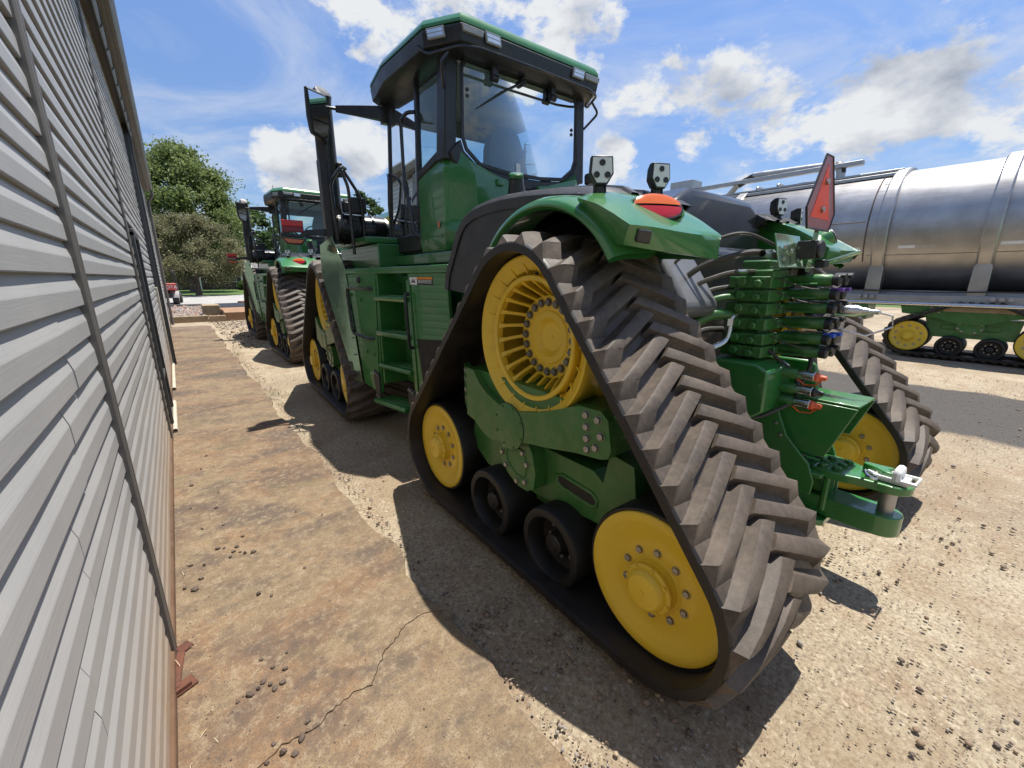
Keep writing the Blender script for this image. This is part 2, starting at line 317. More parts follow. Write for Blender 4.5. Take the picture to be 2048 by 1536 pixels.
M['shingle'] = plain('grey_shingle_roof', (.20, .19, .19), .9, 0, .2, 6, None, 0, .3)
M['red_paint'] = plain('red_utility_paint', (.52, .035, .025), .4, 0, .06, 4, DUST, .2, 0, .3)
M['cladding'] = plain('grey_plastic_fender', (.30, .29, .27), .55, 0, .1, 6)

# ------------------------------------------------------------------ mesh helpers
class MB:
    def __init__(s): s.v = []; s.f = []; s.mi = []; s.ch = []
    def add(s, vs, fs, mi=0):
        o = len(s.v); s.ch.append((o, len(s.f))); s.v += [tuple(p) for p in vs]; s.f += [tuple(i + o for i in f) for f in fs]; s.mi += [mi] * len(fs); return s
    def box(s, c, d, rot=None, mi=0):
        hx, hy, hz = d[0] / 2, d[1] / 2, d[2] / 2
        vs = [Vector((x, y, z)) for x in (-hx, hx) for y in (-hy, hy) for z in (-hz, hz)]
        if rot is not None: vs = [rot @ v for v in vs]
        vs = [v + Vector(c) for v in vs]
        return s.add(vs, [(0, 1, 3, 2), (4, 6, 7, 5), (0, 4, 5, 1), (2, 3, 7, 6), (0, 2, 6, 4), (1, 5, 7, 3)], mi)
    def prism(s, pts, axis, a, b, mi=0):
        """polygon extruded along axis from a to b; pts are the two other coordinates in x,y,z order"""
        def mk(p, t): return {'x': (t, p[0], p[1]), 'y': (p[0], t, p[1]), 'z': (p[0], p[1], t)}[axis]
        n = len(pts); vs = [mk(p, a) for p in pts] + [mk(p, b) for p in pts]
        fs = [tuple(range(n))[::-1], tuple(range(n, 2 * n))] + [(i, (i + 1) % n, n + (i + 1) % n, n + i) for i in range(n)]
        return s.add(vs, fs, mi)
    def tube(s, path, r, seg=8, closed=False, mi=0, cap=True):
        P = [Vector(p) for p in path]; n = len(P); rs = r if isinstance(r, (list, tuple)) else [r] * n
        vs = []; prev = None
        for i in range(n):
            if closed: t = (P[(i + 1) % n] - P[i - 1])
            else: t = P[min(i + 1, n - 1)] - P[max(i - 1, 0)]
            t.normalize()
            if prev is None:
                u = t.orthogonal().normalized()
            else:
                u = (prev - t * prev.dot(t)); u = u.normalized() if u.length > 1e-6 else t.orthogonal().normalized()
            prev = u; w = t.cross(u)
            for k in range(seg):
                a = 2 * math.pi * k / seg; vs.append(P[i] + (u * math.cos(a) + w * math.sin(a)) * rs[i])
        fs = []
        for i in range(n if closed else n - 1):
            j = (i + 1) % n
            for k in range(seg): fs.append((i * seg + k, i * seg + (k + 1) % seg, j * seg + (k + 1) % seg, j * seg + k))
        if cap and not closed: fs += [tuple(range(seg))[::-1], tuple(range((n - 1) * seg, n * seg))]
        return s.add(vs, fs, mi)
    def lathe(s, prof, c, axis='x', seg=32, mi=0, mis=None, cap=False):
        """prof: (along-axis offset, radius) list revolved about axis through c"""
        vs = []; fs = []; n = len(prof); m2 = []
        for h, r in prof:
            for k in range(seg):
                a = 2 * math.pi * k / seg; p, q = r * math.cos(a), r * math.sin(a)
                d = {'x': (h, p, q), 'y': (p, h, q), 'z': (p, q, h)}[axis]
                vs.append((c[0] + d[0], c[1] + d[1], c[2] + d[2]))
        for i in range(n - 1):
            for k in range(seg): fs.append((i * seg + k, i * seg + (k + 1) % seg, (i + 1) * seg + (k + 1) % seg, (i + 1) * seg + k)); m2.append(mis[i] if mis else mi)
        o = len(s.v); s.ch.append((o, len(s.f))); s.v += vs; s.f += [tuple(j + o for j in f) for f in fs]; s.mi += m2
        for i, rr in ((0, prof[0][1]), (n - 1, prof[-1][1])):
            if rr > 1e-5 and cap: s.f.append(tuple(o + i * seg + k for k in range(seg))); s.mi.append((mis[min(i, n - 2)] if mis else mi))
        return s
    def grid(s, G, mi=0, closeu=False):
        nu, nv = len(G), len(G[0]); vs = [p for row in G for p in row]; fs = []
        for i in range(nu if closeu else nu - 1):
            for j in range(nv - 1): fs.append((i * nv + j, i * nv + j + 1, ((i + 1) % nu) * nv + j + 1, ((i + 1) % nu) * nv + j))
        return s.add(vs, fs, mi)
    def mesh(s, name, mats, smooth=35, weld=False):
        me = bpy.data.meshes.new(name); me.from_pydata(s.v, [], s.f)
        for m in (mats if isinstance(mats, (list, tuple)) else [mats]): me.materials.append(m)
        if any(s.mi): me.polygons.foreach_set('material_index', s.mi)
        bm = bmesh.new(); bm.from_mesh(me)
        if weld: bmesh.ops.remove_doubles(bm, verts=bm.verts, dist=1e-4)
        bmesh.ops.recalc_face_normals(bm, faces=bm.faces); bm.to_mesh(me); bm.free()
        if smooth:
            me.polygons.foreach_set('use_smooth', [True] * len(me.polygons)); me.set_sharp_from_angle(angle=R(smooth))
        me.update(); return me
    def build(s, name, mats, parent=None, smooth=35, bevel=0, seg=2, weld=False, loc=None, rot=None):
        return link(name, s.mesh(name, mats, smooth, weld), parent, bevel, seg, loc, rot)
def build_each(mb, name, mats, parent=None, *a, **k):
    """every shape added to mb becomes an object of its own"""
    ch = mb.ch + [(len(mb.v), len(mb.f))]; out = []
    for (v0, f0), (v1, f1) in zip(ch, ch[1:]):
        q = MB(); q.add(mb.v[v0:v1], [tuple(i - v0 for i in f) for f in mb.f[f0:f1]]); q.mi = mb.mi[f0:f1]; out.append(q.build(name, mats, parent, *a, **k))
    return out
def link(name, me, parent=None, bevel=0, seg=2, loc=None, rot=None, scale=None):
    o = bpy.data.objects.new(name, me); COL.objects.link(o)
    if parent is not None: o.parent = parent
    if loc is not None: o.location = loc
    if rot is not None: o.rotation_euler = rot
    if scale is not None: o.scale = (scale,) * 3 if isinstance(scale, (int, float)) else scale
    if bevel:
        b = o.modifiers.new('bevel', 'BEVEL'); b.width = bevel; b.segments = seg; b.limit_method = 'ANGLE'; b.angle_limit = R(35); b.harden_normals = False
    return o
def tag(o, label, cat, group=None):
    o['label'] = label; o['category'] = cat
    if group: o['group'] = group
    return o
def empty(name, label, cat, loc=(0, 0, 0), rz=0., group=None):
    o = bpy.data.objects.new(name, None); COL.objects.link(o); o.location = loc; o.rotation_euler = (0, 0, rz); o.empty_display_size = .2
    return tag(o, label, cat, group)
def structure(o): o['kind'] = 'structure'; return o
def stuff(o): o['kind'] = 'stuff'; return o
def copy_tree(o, parent=None):
    c = o.copy(); COL.objects.link(c)
    if parent is not None: c.parent = parent
    for ch in list(o.children): copy_tree(ch, c)
    return c
def circle(cx, cy, r, n=24, a0=0., a1=360.):
    full = abs(a1 - a0) >= 359.9
    return [(cx + r * math.cos(R(a0 + (a1 - a0) * i / (n if full else n - 1))), cy + r * math.sin(R(a0 + (a1 - a0) * i / (n if full else n - 1)))) for i in range(n)]
def fillet(path, r, n=5):
    """rounds the corners of a polyline"""
    P = [Vector(p) for p in path]; out = [P[0]]
    for i in range(1, len(P) - 1):
        a = (P[i - 1] - P[i]); b = (P[i + 1] - P[i]); d = min(r, a.length * .45, b.length * .45)
        p0 = P[i] + a.normalized() * d; p1 = P[i] + b.normalized() * d
        for k in range(n + 1):
            t = k / n; out.append((p0 * (1 - t) + P[i] * t) * (1 - t) + (P[i] * (1 - t) + p1 * t) * t)
    out.append(P[-1]); return out

# hex bolt: points towards -x, unit across-flats radius
_b = MB(); _b.lathe([(0, 1.35), (-.22, 1.35), (-.26, 1.25)], (0, 0, 0), 'x', 16)
hexr = [(math.cos(R(60 * k)), math.sin(R(60 * k))) for k in range(6)]
_b.add([(-.2, 1.08 * c, 1.08 * s) for c, s in hexr] + [(-.85, 1.08 * c, 1.08 * s) for c, s in hexr] + [(-1.0, .9 * c, .9 * s) for c, s in hexr],
       [(i, (i + 1) % 6, 6 + (i + 1) % 6, 6 + i) for i in range(6)] + [(6 + i, 6 + (i + 1) % 6, 12 + (i + 1) % 6, 12 + i) for i in range(6)] + [tuple(range(12, 18))])
BOLT = _b.mesh('bolt', M['bolt'], 30)
BOLT_G = BOLT.copy(); BOLT_G.materials[0] = M['green_cast']
BOLT_D = BOLT.copy(); BOLT_D.materials[0] = M['bolt_dark']
BOLT_Y = BOLT.copy(); BOLT_Y.materials[0] = M['yellow']
def bolts(parent, pts, r, x, me=None, rot=None):
    for p in pts:
        link('bolt', me or BOLT, parent, 0, 0, (x, p[0], p[1]), rot if rot is not None else (R(random.uniform(0, 60)), 0, 0), r)

# ------------------------------------------------------------------ rubber track unit
TL, TR, TD, TDZ, TDO, TW = 1.735, .357, .382, 1.345, -.07, .762
LUGH = .048
def belt_path(step=.02):
    c = [(TL, TR + .05), (TL / 2 + TDO, TDZ), (0., TR + .05)]; r = [TR, TD, TR]
    pts = []
    for t in np.linspace(-math.pi / 2, 1.5 * math.pi, 541)[:-1]:
        d = (math.cos(t), math.sin(t)); k = max(range(3), key=lambda i: c[i][0] * d[0] + c[i][1] * d[1] + r[i])
        pts.append((c[k][0] + r[k] * d[0], c[k][1] + r[k] * d[1]))
    P = np.array(pts); Q = np.vstack([P, P[:1]]); seg = np.hypot(*(Q[1:] - Q[:-1]).T); cum = np.concatenate([[0], np.cumsum(seg)])
    return Q, cum
BQ, BC = belt_path(); BLEN = BC[-1]
def belt_at(u):
    """point and outward normal on the belt's outer face, u = metres along the loop (bottom front, up, over, down the back)"""
    u = u % BLEN; x = np.interp(u, BC, BQ[:, 0]); z = np.interp(u, BC, BQ[:, 1]); e = .01
    dx = np.interp((u + e) % BLEN, BC, BQ[:, 0]) - np.interp((u - e) % BLEN, BC, BQ[:, 0]); dz = np.interp((u + e) % BLEN, BC, BQ[:, 1]) - np.interp((u - e) % BLEN, BC, BQ[:, 1])
    l = math.hypot(dx, dz) or 1; return x, z, dz / l, -dx / l
def make_belt():
    mb = MB(); th = .042
    prof = [(.0, -.008, 0), (.010, 0., 0), (TW - .010, 0., 1), (TW, -.008, 1), (TW, -th, 0), (TW - .02, -th - .006, 0), (.42, -th, 0), (.42, -th - .055, 0), (.34, -th - .055, 0), (.34, -th, 0), (.02, -th - .006, 0), (.0, -th, 0)]
    n = 150; us = [BLEN * i / n for i in range(n)]; vs = []
    for u in us:
        x, z, nx, nz = belt_at(u); vs += [(v, x + nx * h, z + nz * h) for v, h, _ in prof]
    k = len(prof); fs = []; mi = []
    for i in range(n):
        j = (i + 1) % n
        for q in range(k):
            q2 = (q + 1) % k; fs.append((i * k + q, i * k + q2, j * k + q2, j * k + q)); mi.append(1 if q == 1 else 0)
    mb.v = vs; mb.f = fs; mb.mi = mi
    return mb.mesh('rubber_track', [M['belt_side'], M['tread']], 40)
BELT = make_belt()
# tread bar seen from outside, (v across the belt, du along it): crest outline and footprint; the outer end falls away in a long facet
def make_lug(u0, flip):
    mb = MB(); vs = []; S = 4
    def pt(v, du, h):
        x, z, nx, nz = belt_at(u0 - du); vv = (TW - v) if flip else v
        return (vv, x + nx * h, z + nz * h)
    def ln(a, b, t): return (a[0] + (b[0] - a[0]) * t, a[1] + (b[1] - a[1]) * t)
    T0, T1, T2, T3 = (.026, .008), (.124, .002), (.428, .138), (.364, .172)
    B0, B1, B2, B3, B4, B5 = (.001, .026), (.003, -.056), (.104, -.062), (.146, -.012), (.450, .124), (.350, .187)
    H = LUGH
    rows = []
    for k in range(S + 1):
        t = k / S
        up_b, up_t, lo_t, lo_b = ln(B0, B5, t), ln(T0, T3, t), ln(T1, T2, t), ln(B3, B4, t)
        hb = -.004; ht = H * (.90 if k in (0, S) else 1)
        m1, m2 = ln(up_t, lo_t, .20), ln(up_t, lo_t, .84)
        rows.append([pt(*up_b, hb), pt(*ln(up_b, up_t, .80), H * .62), pt(*up_t, ht * .90), pt(*m1, ht), pt(*m2, ht), pt(*lo_t, ht * .95), pt(*ln(lo_b, lo_t, .75), H * .35), pt(*lo_b, hb)])
    n = 8; vs = [p for r in rows for p in r]
    fs = [(i * n + j, i * n + j + 1, (i + 1) * n + j + 1, (i + 1) * n + j) for i in range(S) for j in range(n - 1)]
    fs.append(tuple(S * n + j for j in range(n)))
    o = len(vs); vs += [pt(*B1, -.004), pt(*B2, -.004)]
    fs += [(2, 3, 4, 5, o + 1, o), (0, 1, 2, o), (5, 6, 7, o + 1)]
    mb.add(vs, fs); return mb.mesh('tread_lug', M['tread'], 32)
NLUG = round(BLEN / .131); PITCH = BLEN / NLUG
LUGS = [make_lug(PITCH * (i + .30), False) for i in range(NLUG)] + [make_lug(PITCH * (i + .80), True) for i in range(NLUG)]
def joined_lugs():
    mb = MB()
    for me in LUGS: mb.add([v.co[:] for v in me.vertices], [tuple(p.vertices) for p in me.polygons])
    return mb.mesh('tread_lugs', M['tread'], 28)
LUGS_JOINED = joined_lugs()

WS, WZ = .778, 1.280                             # drive wheel centre
def make_drive_wheel():
    mb = MB(); c = (0, WS, WZ); seg = 72
    mb.lathe([(.62, .365), (.30, .375), (.13, .398), (.112, .398), (.098, .393), (.096, .385), (.102, .377), (.140, .325), (.165, .317), (.30, .345), (.62, .350)], c, 'x', seg)      # flange and rim
    mb.lathe([(.165, .317), (.165, .298)], c, 'x', seg)
    mb.lathe([(.165, .303), (.122, .303), (.116, .299), (.116, .282), (.122, .277), (.158, .277), (.17, .299)], c, 'x', seg)                                # proud inner ring
    for k in range(22):                          # ribs on the flange
        a = 2 * math.pi * k / 22; t = Vector((0, math.cos(a), math.sin(a))); p = Vector((0, -math.sin(a), math.cos(a)))
        vs = [Vector(c) + t * r + p * w + Vector((x, 0, 0)) for r, x in ((.362, .111), (.308, .138), (.308, .164), (.362, .127)) for w in (-.004, .004)]
        mb.add(vs, [(0, 2, 3, 1), (2, 4, 5, 3), (0, 6, 4, 2), (1, 3, 5, 7), (0, 1, 7, 6)])
    for k in range(22):                          # curved spokes run back to the hub drum
        a = 2 * math.pi * (k + .5) / 22; pr = []
        for q in range(9):
            t = q / 8; rr = .281 - t * (.281 - .176); aa = a + .10 * t; wd = .0085 + .020 * max(0, t - .72) / .28 + .010 * max(0, .18 - t) / .18; x = .126 + .165 * t ** 1.2
            for sx, sd in ((0, -wd), (0, wd), (.050, wd * .7), (.050, -wd * .7)):
                pr.append((c[0] + x + sx, c[1] + rr * math.cos(aa) - sd * math.sin(aa), c[2] + rr * math.sin(aa) + sd * math.cos(aa)))
        mb.add(pr, [(i * 4 + j, i * 4 + (j + 1) % 4, (i + 1) * 4 + (j + 1) % 4, (i + 1) * 4 + j) for i in range(8) for j in range(4)])
    mb.lathe([(.55, .185), (.36, .192), (.30, .188), (.274, .180), (.274, .196), (.262, .200), (.250, .206), (.242, .207), (.239, .202), (.239, .147), (.246, .142), (.246, .136), (.239, .130), (.236, .098), (.262, .070), (.266, .008), (.262, .006), (.262, 0)], c, 'x', seg)
    return mb.mesh('drive_wheel', M['yellow'], 32)
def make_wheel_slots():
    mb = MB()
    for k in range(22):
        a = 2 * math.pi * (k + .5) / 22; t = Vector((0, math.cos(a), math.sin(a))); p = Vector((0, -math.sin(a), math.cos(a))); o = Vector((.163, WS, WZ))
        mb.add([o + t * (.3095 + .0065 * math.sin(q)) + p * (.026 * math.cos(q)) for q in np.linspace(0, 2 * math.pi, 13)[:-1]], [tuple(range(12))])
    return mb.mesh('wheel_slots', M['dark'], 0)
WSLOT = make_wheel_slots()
DRIVE = make_drive_wheel()
def idler_mesh():
    mb = MB(); r = TR - .042
    mb.lathe([(.665, 0), (.665, r - .03), (.655, r - .005), (.64, r), (.44, r), (.43, r - .05), (.33, r - .05), (.32, r), (.115, r), (.104, r - .006), (.103, r - .016)], (0, 0, 0), 'x', 64, 1)
    y = r - .018
    mb.lathe([(.104, y), (.098, y - .003), (.094, y - .012), (.100, y - .045), (.118, y - .085), (.128, .170), (.126, .155), (.126, .112), (.122, .108), (.122, .100), (.100, .095), (.095, .098), (.078, .098), (.072, .090), (.072, .084), (.056, .079), (.045, .066), (.041, .02), (.041, .012), (.036, .010), (.035, 0)], (0, 0, 0), 'x', 64, 0)
    return mb.mesh('idler_wheel', [M['yellow'], M['rubber']], 35)
IDLER = idler_mesh()
def roller_mesh():
    mb = MB(); r = .205
    mb.lathe([(.66, 0), (.66, r - .02), (.64, r), (.44, r), (.43, .12), (.35, .12), (.34, r), (.10, r), (.085, r - .008), (.080, r - .022), (.082, r - .045), (.10, r - .052), (.185, r - .058), (.195, .12), (.190, .075), (.175, .070), (.165, .062), (.120, .056), (.112, .048), (.110, .030), (.104, .026), (.103, 0)], (0, 0, 0), 'x', 48)
    return mb.mesh('mid_roller', M['rubber'], 35)
ROLLER = roller_mesh()
DISC_Y = MB()
def beam_mesh():
    P = [(1.33, 1.055), (1.25, 1.05), (1.19, .985), (1.10, .935), (1.0, .905), (.86, .90), (.70, .935), (.58, .975), (.46, 1.025), (.40, 1.045), (.285, 1.050), (.245, 1.02), (.222, .895), (.235, .86), (.275, .845), (.42, .825), (.60, .785), (.72, .765), (.85, .735), (1.0, .69), (1.08, .675), (1.17, .70), (1.25, .745), (1.33, .76)]
    mb = MB(); mb.prism(P, 'x', .085, .125)
    # the front end of the beam is swept back
    mb.prism([(.087, 1.335), (.127, 1.335), (.20, 1.475), (.155, 1.475)], 'z', .79, 1.05)
    mb.prism([(1.33, 1.05), (1.33, .76), (.24, .86), (.24, 1.03)], 'x', .126, .30)
    mb.prism([(1.46, 1.03), (1.46, .80), (1.30, .78), (1.30, 1.03)], 'x', .19, .34)
    return mb.mesh('swing_beam', M['green_cast'], 30)
BEAM = beam_mesh()
def track_unit(root, n0, s0, rot, lugs='all', beam=True):
    T = Matrix.Translation((n0, s0, 0)) @ Matrix.Rotation(-rot, 4, 'Z')
    def put(name, me, par, y=0, z=0, x=0, bev=0):
        o = link(name, me, par, bev)
        if par is root: o.matrix_local = T @ Matrix.Translation((x, y, z))
        else: o.matrix_local = Matrix.Translation((x, y, z))
        return o
    belt = put('rubber_track', BELT, root)
    if lugs == 'all':
        for me in LUGS: put('tread_lug', me, belt)
    else: stuff(put('tread_lugs', LUGS_JOINED, belt))
    iz = TR + .05
    d = put('drive_wheel', DRIVE, root)
    stuff(put('wheel_slots', WSLOT, d))
    if beam: bolts(d, circle(WS, WZ, .174, 20), .0165, .239, BOLT_D)
    for y in (0, TL):
        w = put('idler_wheel', IDLER, root, y, iz)
        bolts(w, circle(0, 0, .137, 10, 18, 378), .0125, .126)
        if beam or (s0 < 1 and y == 0): bolts(w, circle(0, 0, .089, 8, 10, 370), .0065, .074, BOLT_Y)
    for y in (.575, 1.115):
        w = put('mid_roller', ROLLER, root, y, .205 + .05)
        if beam: bolts(w, circle(0, 0, .090, 8), .0095, .185)
    if beam:
        b = put('swing_beam', BEAM, root)
        bolts(b, [(.36, 1.015), (.355, .965), (.35, .915), (.345, .868), (.295, 1.01), (.275, .945), (.30, .888)], .0145, .085)
        for y, z in ((1.37, 1.02), (1.37, .965), (1.37, .905), (1.37, .85), (1.44, 1.015), (1.445, .96), (1.44, .885)):
            link('bolt', BOLT, b, 0, 0, (.098 + (y - 1.335) * .5, y, z), (0, 0, R(-27)), .0135)
        cp = MB(); cp.lathe([(.0835, .126), (.081, .126), (.080, .123), (.080, 0)], (0, .905, .805), 'x', 40)
        cpo = put('cover_plate', cp.mesh('cover_plate', M['green_cast'], 30), b)
        ring = MB(); ring.tube([(.0845, .905 + .1275 * math.cos(a), .805 + .1275 * math.sin(a)) for a in np.linspace(0, 2 * math.pi, 48)[:-1]], .0022, 6, True)
        put('seal_ring', ring.mesh('seal_ring', M['dark'], 30), b)
        bolts(b, circle(.905, .805, .113, 8, 20, 380), .006, .081, BOLT_G)
        # lower frame with slot, pivot flange below the beam
        lf = MB()
        lf.prism([(1.45, .70), (1.30, .62), (1.12, .64), (.80, .70), (.42, .70), (.36, .66), (.33, .82), (.20, .80), (.17, .60), (.20, .45), (.42, .44), (.80, .40), (1.30, .40), (1.48, .50)], 'x', .215, .30)
        lf.prism([(1.3, .68), (.3, .7), (.3, .3), (1.3, .3)], 'x', .30, .58)
        slot = [(.62, .60), (.42, .585), (.385, .56), (.39, .53), (.42, .515), (.62, .53), (.655, .55), (.655, .585)]
        lf.tube([(.215, a, z) for a, z in slot], .011, 8, True)
        lo = put('lower_frame', lf.mesh('lower_frame', M['green_cast'], 30), root, 0, 0, 0, .006)
        sl = MB(); sl.prism([(a * .985 + .008, z) for a, z in slot], 'x', .2115, .214); put('slot_recess', sl.mesh('slot_recess', M['dark'], 0), lo)
        pv = MB(); pp = [(1.02, .70), (1.06, .62), (1.03, .55), (.96, .49), (.88, .455), (.80, .455), (.745, .49), (.735, .58), (.76, .68), (.80, .74), (.98, .74)]
        pv.prism(pp, 'x', .128, .215); pv.tube([(.128, .90 + (y - .90) * .55, .60 + (z - .60) * .55) for y, z in pp], .008, 8, True)
        po = put('pivot_flange', pv.mesh('pivot_flange', M['green_cast'], 30), root, 0, 0, 0, .006)
        bolts(po, [(1.02, .61), (.985, .545), (.885, .485), (.815, .505), (.80, .61), (.835, .665), (.99, .665)], .0135, .128)
    core = MB(); core.prism([(.25, .35), (1.48, .35), (1.30, .85), (1.05, 1.45), (.55, 1.45), (.42, .85)], 'x', .42, .72)
    put('track_core', core.mesh('track_core', M['dark'], 0), root)

# ------------------------------------------------------------------ tractor
CN = 1.4985                                     # centre line
def mir(n): return 2 * CN - n
def panel(mb, pts, t=.02, mi=0):
    """planar polygon in 3-D thickened by t along its normal"""
    P = [Vector(p) for p in pts]; nv = (P[1] - P[0]).cross(P[2] - P[0]).normalized() * t
    n = len(P); return mb.add(P + [p + nv for p in P], [tuple(range(n))[::-1], tuple(range(n, 2 * n))] + [(i, (i + 1) % n, n + (i + 1) % n, n + i) for i in range(n)], mi)
def fender(root, side):
    """hooped fender over a rear track, with the sloping rear visor that carries the tail lamp"""
    X = (lambda n: n) if side == 0 else mir
    g = MB(); cy, cz = .80, 1.37
    def arc(r, a0, a1, n, n_off): return [(X(n_off), cy + r * math.cos(R(a0 + (a1 - a0) * i / (n - 1))), cz + r * math.sin(R(a0 + (a1 - a0) * i / (n - 1)))) for i in range(n)]
    # outer hoop: thin lip, rounded shoulder, flat band
    a0, a1, n = 149, 4, 28
    rows = [arc(.500, a0, a1, n, .185), arc(.515, a0, a1, n, .160), arc(.540, a0, a1, n, .172), arc(.560, a0, a1, n, .215), arc(.572, a0, a1, n, .29), arc(.578, a0, a1, n, .40), arc(.545, a0, a1, n, .40), arc(.525, a0, a1, n, .23), arc(.500, a0, a1, n, .185)]
    g.grid(rows)
    # rear visor: crest line -> shoulder line -> lower edge, three columns across
    vis_top = [(.17, .56, 1.895), (.33, .60, 1.945), (.45, .61, 1.960), (.70, .62, 1.965), (.82, .62, 1.955)]
    vis_lt = [(.16, .42, 1.850), (.32, .47, 1.905), (.45, .47, 1.915), (.68, .47, 1.915), (.815, .46, 1.895)]
    vis_lb = [(.150, .33, 1.800), (.31, .34, 1.830), (.45, .345, 1.830), (.67, .345, 1.826), (.81, .345, 1.820)]
    vis_mid = [(.145, .25, 1.758), (.30, .238, 1.757), (.45, .235, 1.747), (.66, .235, 1.745), (.81, .25, 1.757)]
    vis_low = [(.175, .300, 1.690), (.31, .255, 1.672), (.45, .25, 1.664), (.66, .245, 1.655), (.81, .255, 1.648)]
    vis_bck = [(.21, .40, 1.700), (.33, .32, 1.680), (.46, .31, 1.672), (.66, .31, 1.664), (.795, .32, 1.657)]
    vis_in = [(.23, .58, 1.86), (.37, .60, 1.90), (.48, .60, 1.91), (.68, .61, 1.915), (.795, .61, 1.91)]
    def row(v): return [(X(a), b, c) for a, b, c in v]
    def lerp(A, B, t): return [tuple(p * (1 - t) + q * t for p, q in zip(a, b)) for a, b in zip(A, B)]
    G = [row(vis_top), row(vis_lt), row(vis_lb), row(vis_mid), row(vis_low), row(vis_bck), row(vis_in), row(vis_top)]
    vz = MB(); vz.grid(G)
    for idx in (0, 4):
        loop = [G[q][idx] for q in range(7)]; vz.add(loop, [tuple(range(7))])
    go = g.build('fender', M['green'], root, 40, .006)
    ep = MB(); ep.prism([(.62, 1.95), (.46, 1.89), (.345, 1.815), (.255, 1.755), (.262, 1.652), (.66, 1.665), (.95, 1.70), (.95, 1.95)], 'x', X(.80), X(.808)); ep.build('fender_end_plate', M['green'], go, 30, .003)
    me = vz.mesh('fender_visor', M['green'], 60, True); bm = bmesh.new(); bm.from_mesh(me); cl = bm.edges.layers.float.get('crease_edge') or bm.edges.layers.float.new('crease_edge')
    sharp = {}
    for rw, w_ in ((0, .35), (3, .55), (4, .85), (5, .9)):
        for p in G[rw]: sharp[tuple(round(x, 3) for x in p)] = (rw, w_)
    for e_ in bm.edges:
        a_, b_ = (sharp.get(tuple(round(x, 3) for x in v.co)) for v in e_.verts)
        if a_ and b_ and a_[0] == b_[0]: e_[cl] = a_[1]
        if any(len(f.verts) > 4 for f in e_.link_faces): e_[cl] = .8
    bm.to_mesh(me); bm.free(); me.polygons.foreach_set('use_smooth', [True] * len(me.polygons))
    vo = link('fender_visor', me, go); sb = vo.modifiers.new('subdivision', 'SUBSURF'); sb.levels = 2; sb.render_levels = 2
    # dark inner hoop, higher and further forward
    b = MB()
    hood = [(2.12, 1.50), (2.09, 1.62), (2.01, 1.745), (1.95, 1.84), (1.885, 1.925), (1.80, 1.99), (1.68, 2.028), (1.52, 2.046), (1.34, 2.05), (1.16, 2.043), (.95, 2.025), (.74, 1.998), (.62, 1.975), (.56, 1.94)]
    def hp(n_off, d): # hood profile pulled in by d
        out = []
        for i, (y, z) in enumerate(hood):
            p0 = Vector(hood[max(i - 1, 0)]); p1 = Vector(hood[min(i + 1, len(hood) - 1)]); t = (p1 - p0).normalized(); q = Vector((y, z)) - Vector((-t.y, t.x)) * -1 * -d if False else Vector((y, z)) + Vector((t.y, -t.x)) * -d
            out.append((X(n_off), q.x, q.y))
        return out
    b.grid([hp(.36, .10), hp(.36, .045), hp(.40, .012), hp(.47, 0), hp(1.02, 0), hp(1.02, .05), hp(.36, .10)])
    b.prism([(y, z) for y, z in hood] + [(.62, 1.90), (1.2, 1.86), (2.0, 1.50)], 'x', X(1.02), X(1.05))
    sd_ = [(p[1], p[2]) for p in hp(.36, .06)]; ar = [(cy + .555 * math.cos(R(q)), cz + .555 * math.sin(R(q))) for q in np.linspace(112, 6, 16)]
    b.prism(sd_[:-1] + ar, 'x', X(.37), X(.39))
    bo = b.build('inner_fender', M['black_soft'], root, 40)
    for nn in (.56, .72, .88): rb = MB(); rb.grid([hp(nn - .035, .002), hp(nn - .022, -.014), hp(nn + .022, -.014), hp(nn + .035, .002)]); rb.build('fender_rib', M['black_soft'], bo, 40)
    # tail lamp lies on the sloped visor face
    sg = 1 if side == 0 else -1
    c = Vector((X(.470), .372, 1.848)); ax = Vector((math.cos(R(24)), -sg * math.sin(R(24)), 0)); bk = Vector((sg * math.sin(R(24)), math.cos(R(24)), 0)); tl = (bk * .52 + Vector((0, 0, .854))).normalized(); nr = (Vector((0, 0, .52)) - bk * .854).normalized()
    def oval(rx, ry, h, n=40): return [c + ax * rx * math.cos(2 * math.pi * k / n) + tl * ry * math.sin(2 * math.pi * k / n) + nr * h for k in range(n)]
    cl_ = MB(); cr_ = [oval(.134, .078, -.10), oval(.134, .078, .0), oval(.125, .072, .010), oval(.120, .067, .004)]; cl_.grid([list(x) + [x[0]] for x in cr_]); cl_.build('lamp_pocket', M['green'], go, 50)
    l = MB(); base = [oval(.118, .066, -.03), oval(.118, .066, .012), oval(.114, .063, .020), oval(.108, .058, .021)]
    l.grid([list(x) + [x[0]] for x in base]); l.add(base[3], [tuple(range(40))]); lo = l.build('tail_lamp', M['black'], go, 40)
    for nm, mt, lo_, hi_ in (('amber_lens', 'orange', 0, 180), ('red_lens', 'red', 180, 360)):
        lm = MB(); pts = []
        for k in range(25):
            a = R(lo_ + (hi_ - lo_) * k / 24); pts.append((math.cos(a), math.sin(a)))
        ringv = [[c + ax * .108 * s * p[0] + tl * (.057 * s * p[1] + (.009 if lo_ == 0 else -.001)) + nr * (.0205 + .007 * math.sqrt(max(0, 1 - s * s))) for p in pts] for s in (1, .9, .7, .45, .15)]
        lm.grid(ringv); lm.add(ringv[-1], [tuple(range(25))]); lm.build(nm, M[mt], lo, 50)
    q = [Vector(p) for p in (row(vis_mid)[0], row(vis_mid)[1], row(vis_low)[1], row(vis_low)[0])]
    bi = lambda u, v: (q[0] * (1 - u) + q[1] * u) * (1 - v) + (q[3] * (1 - u) + q[2] * u) * v
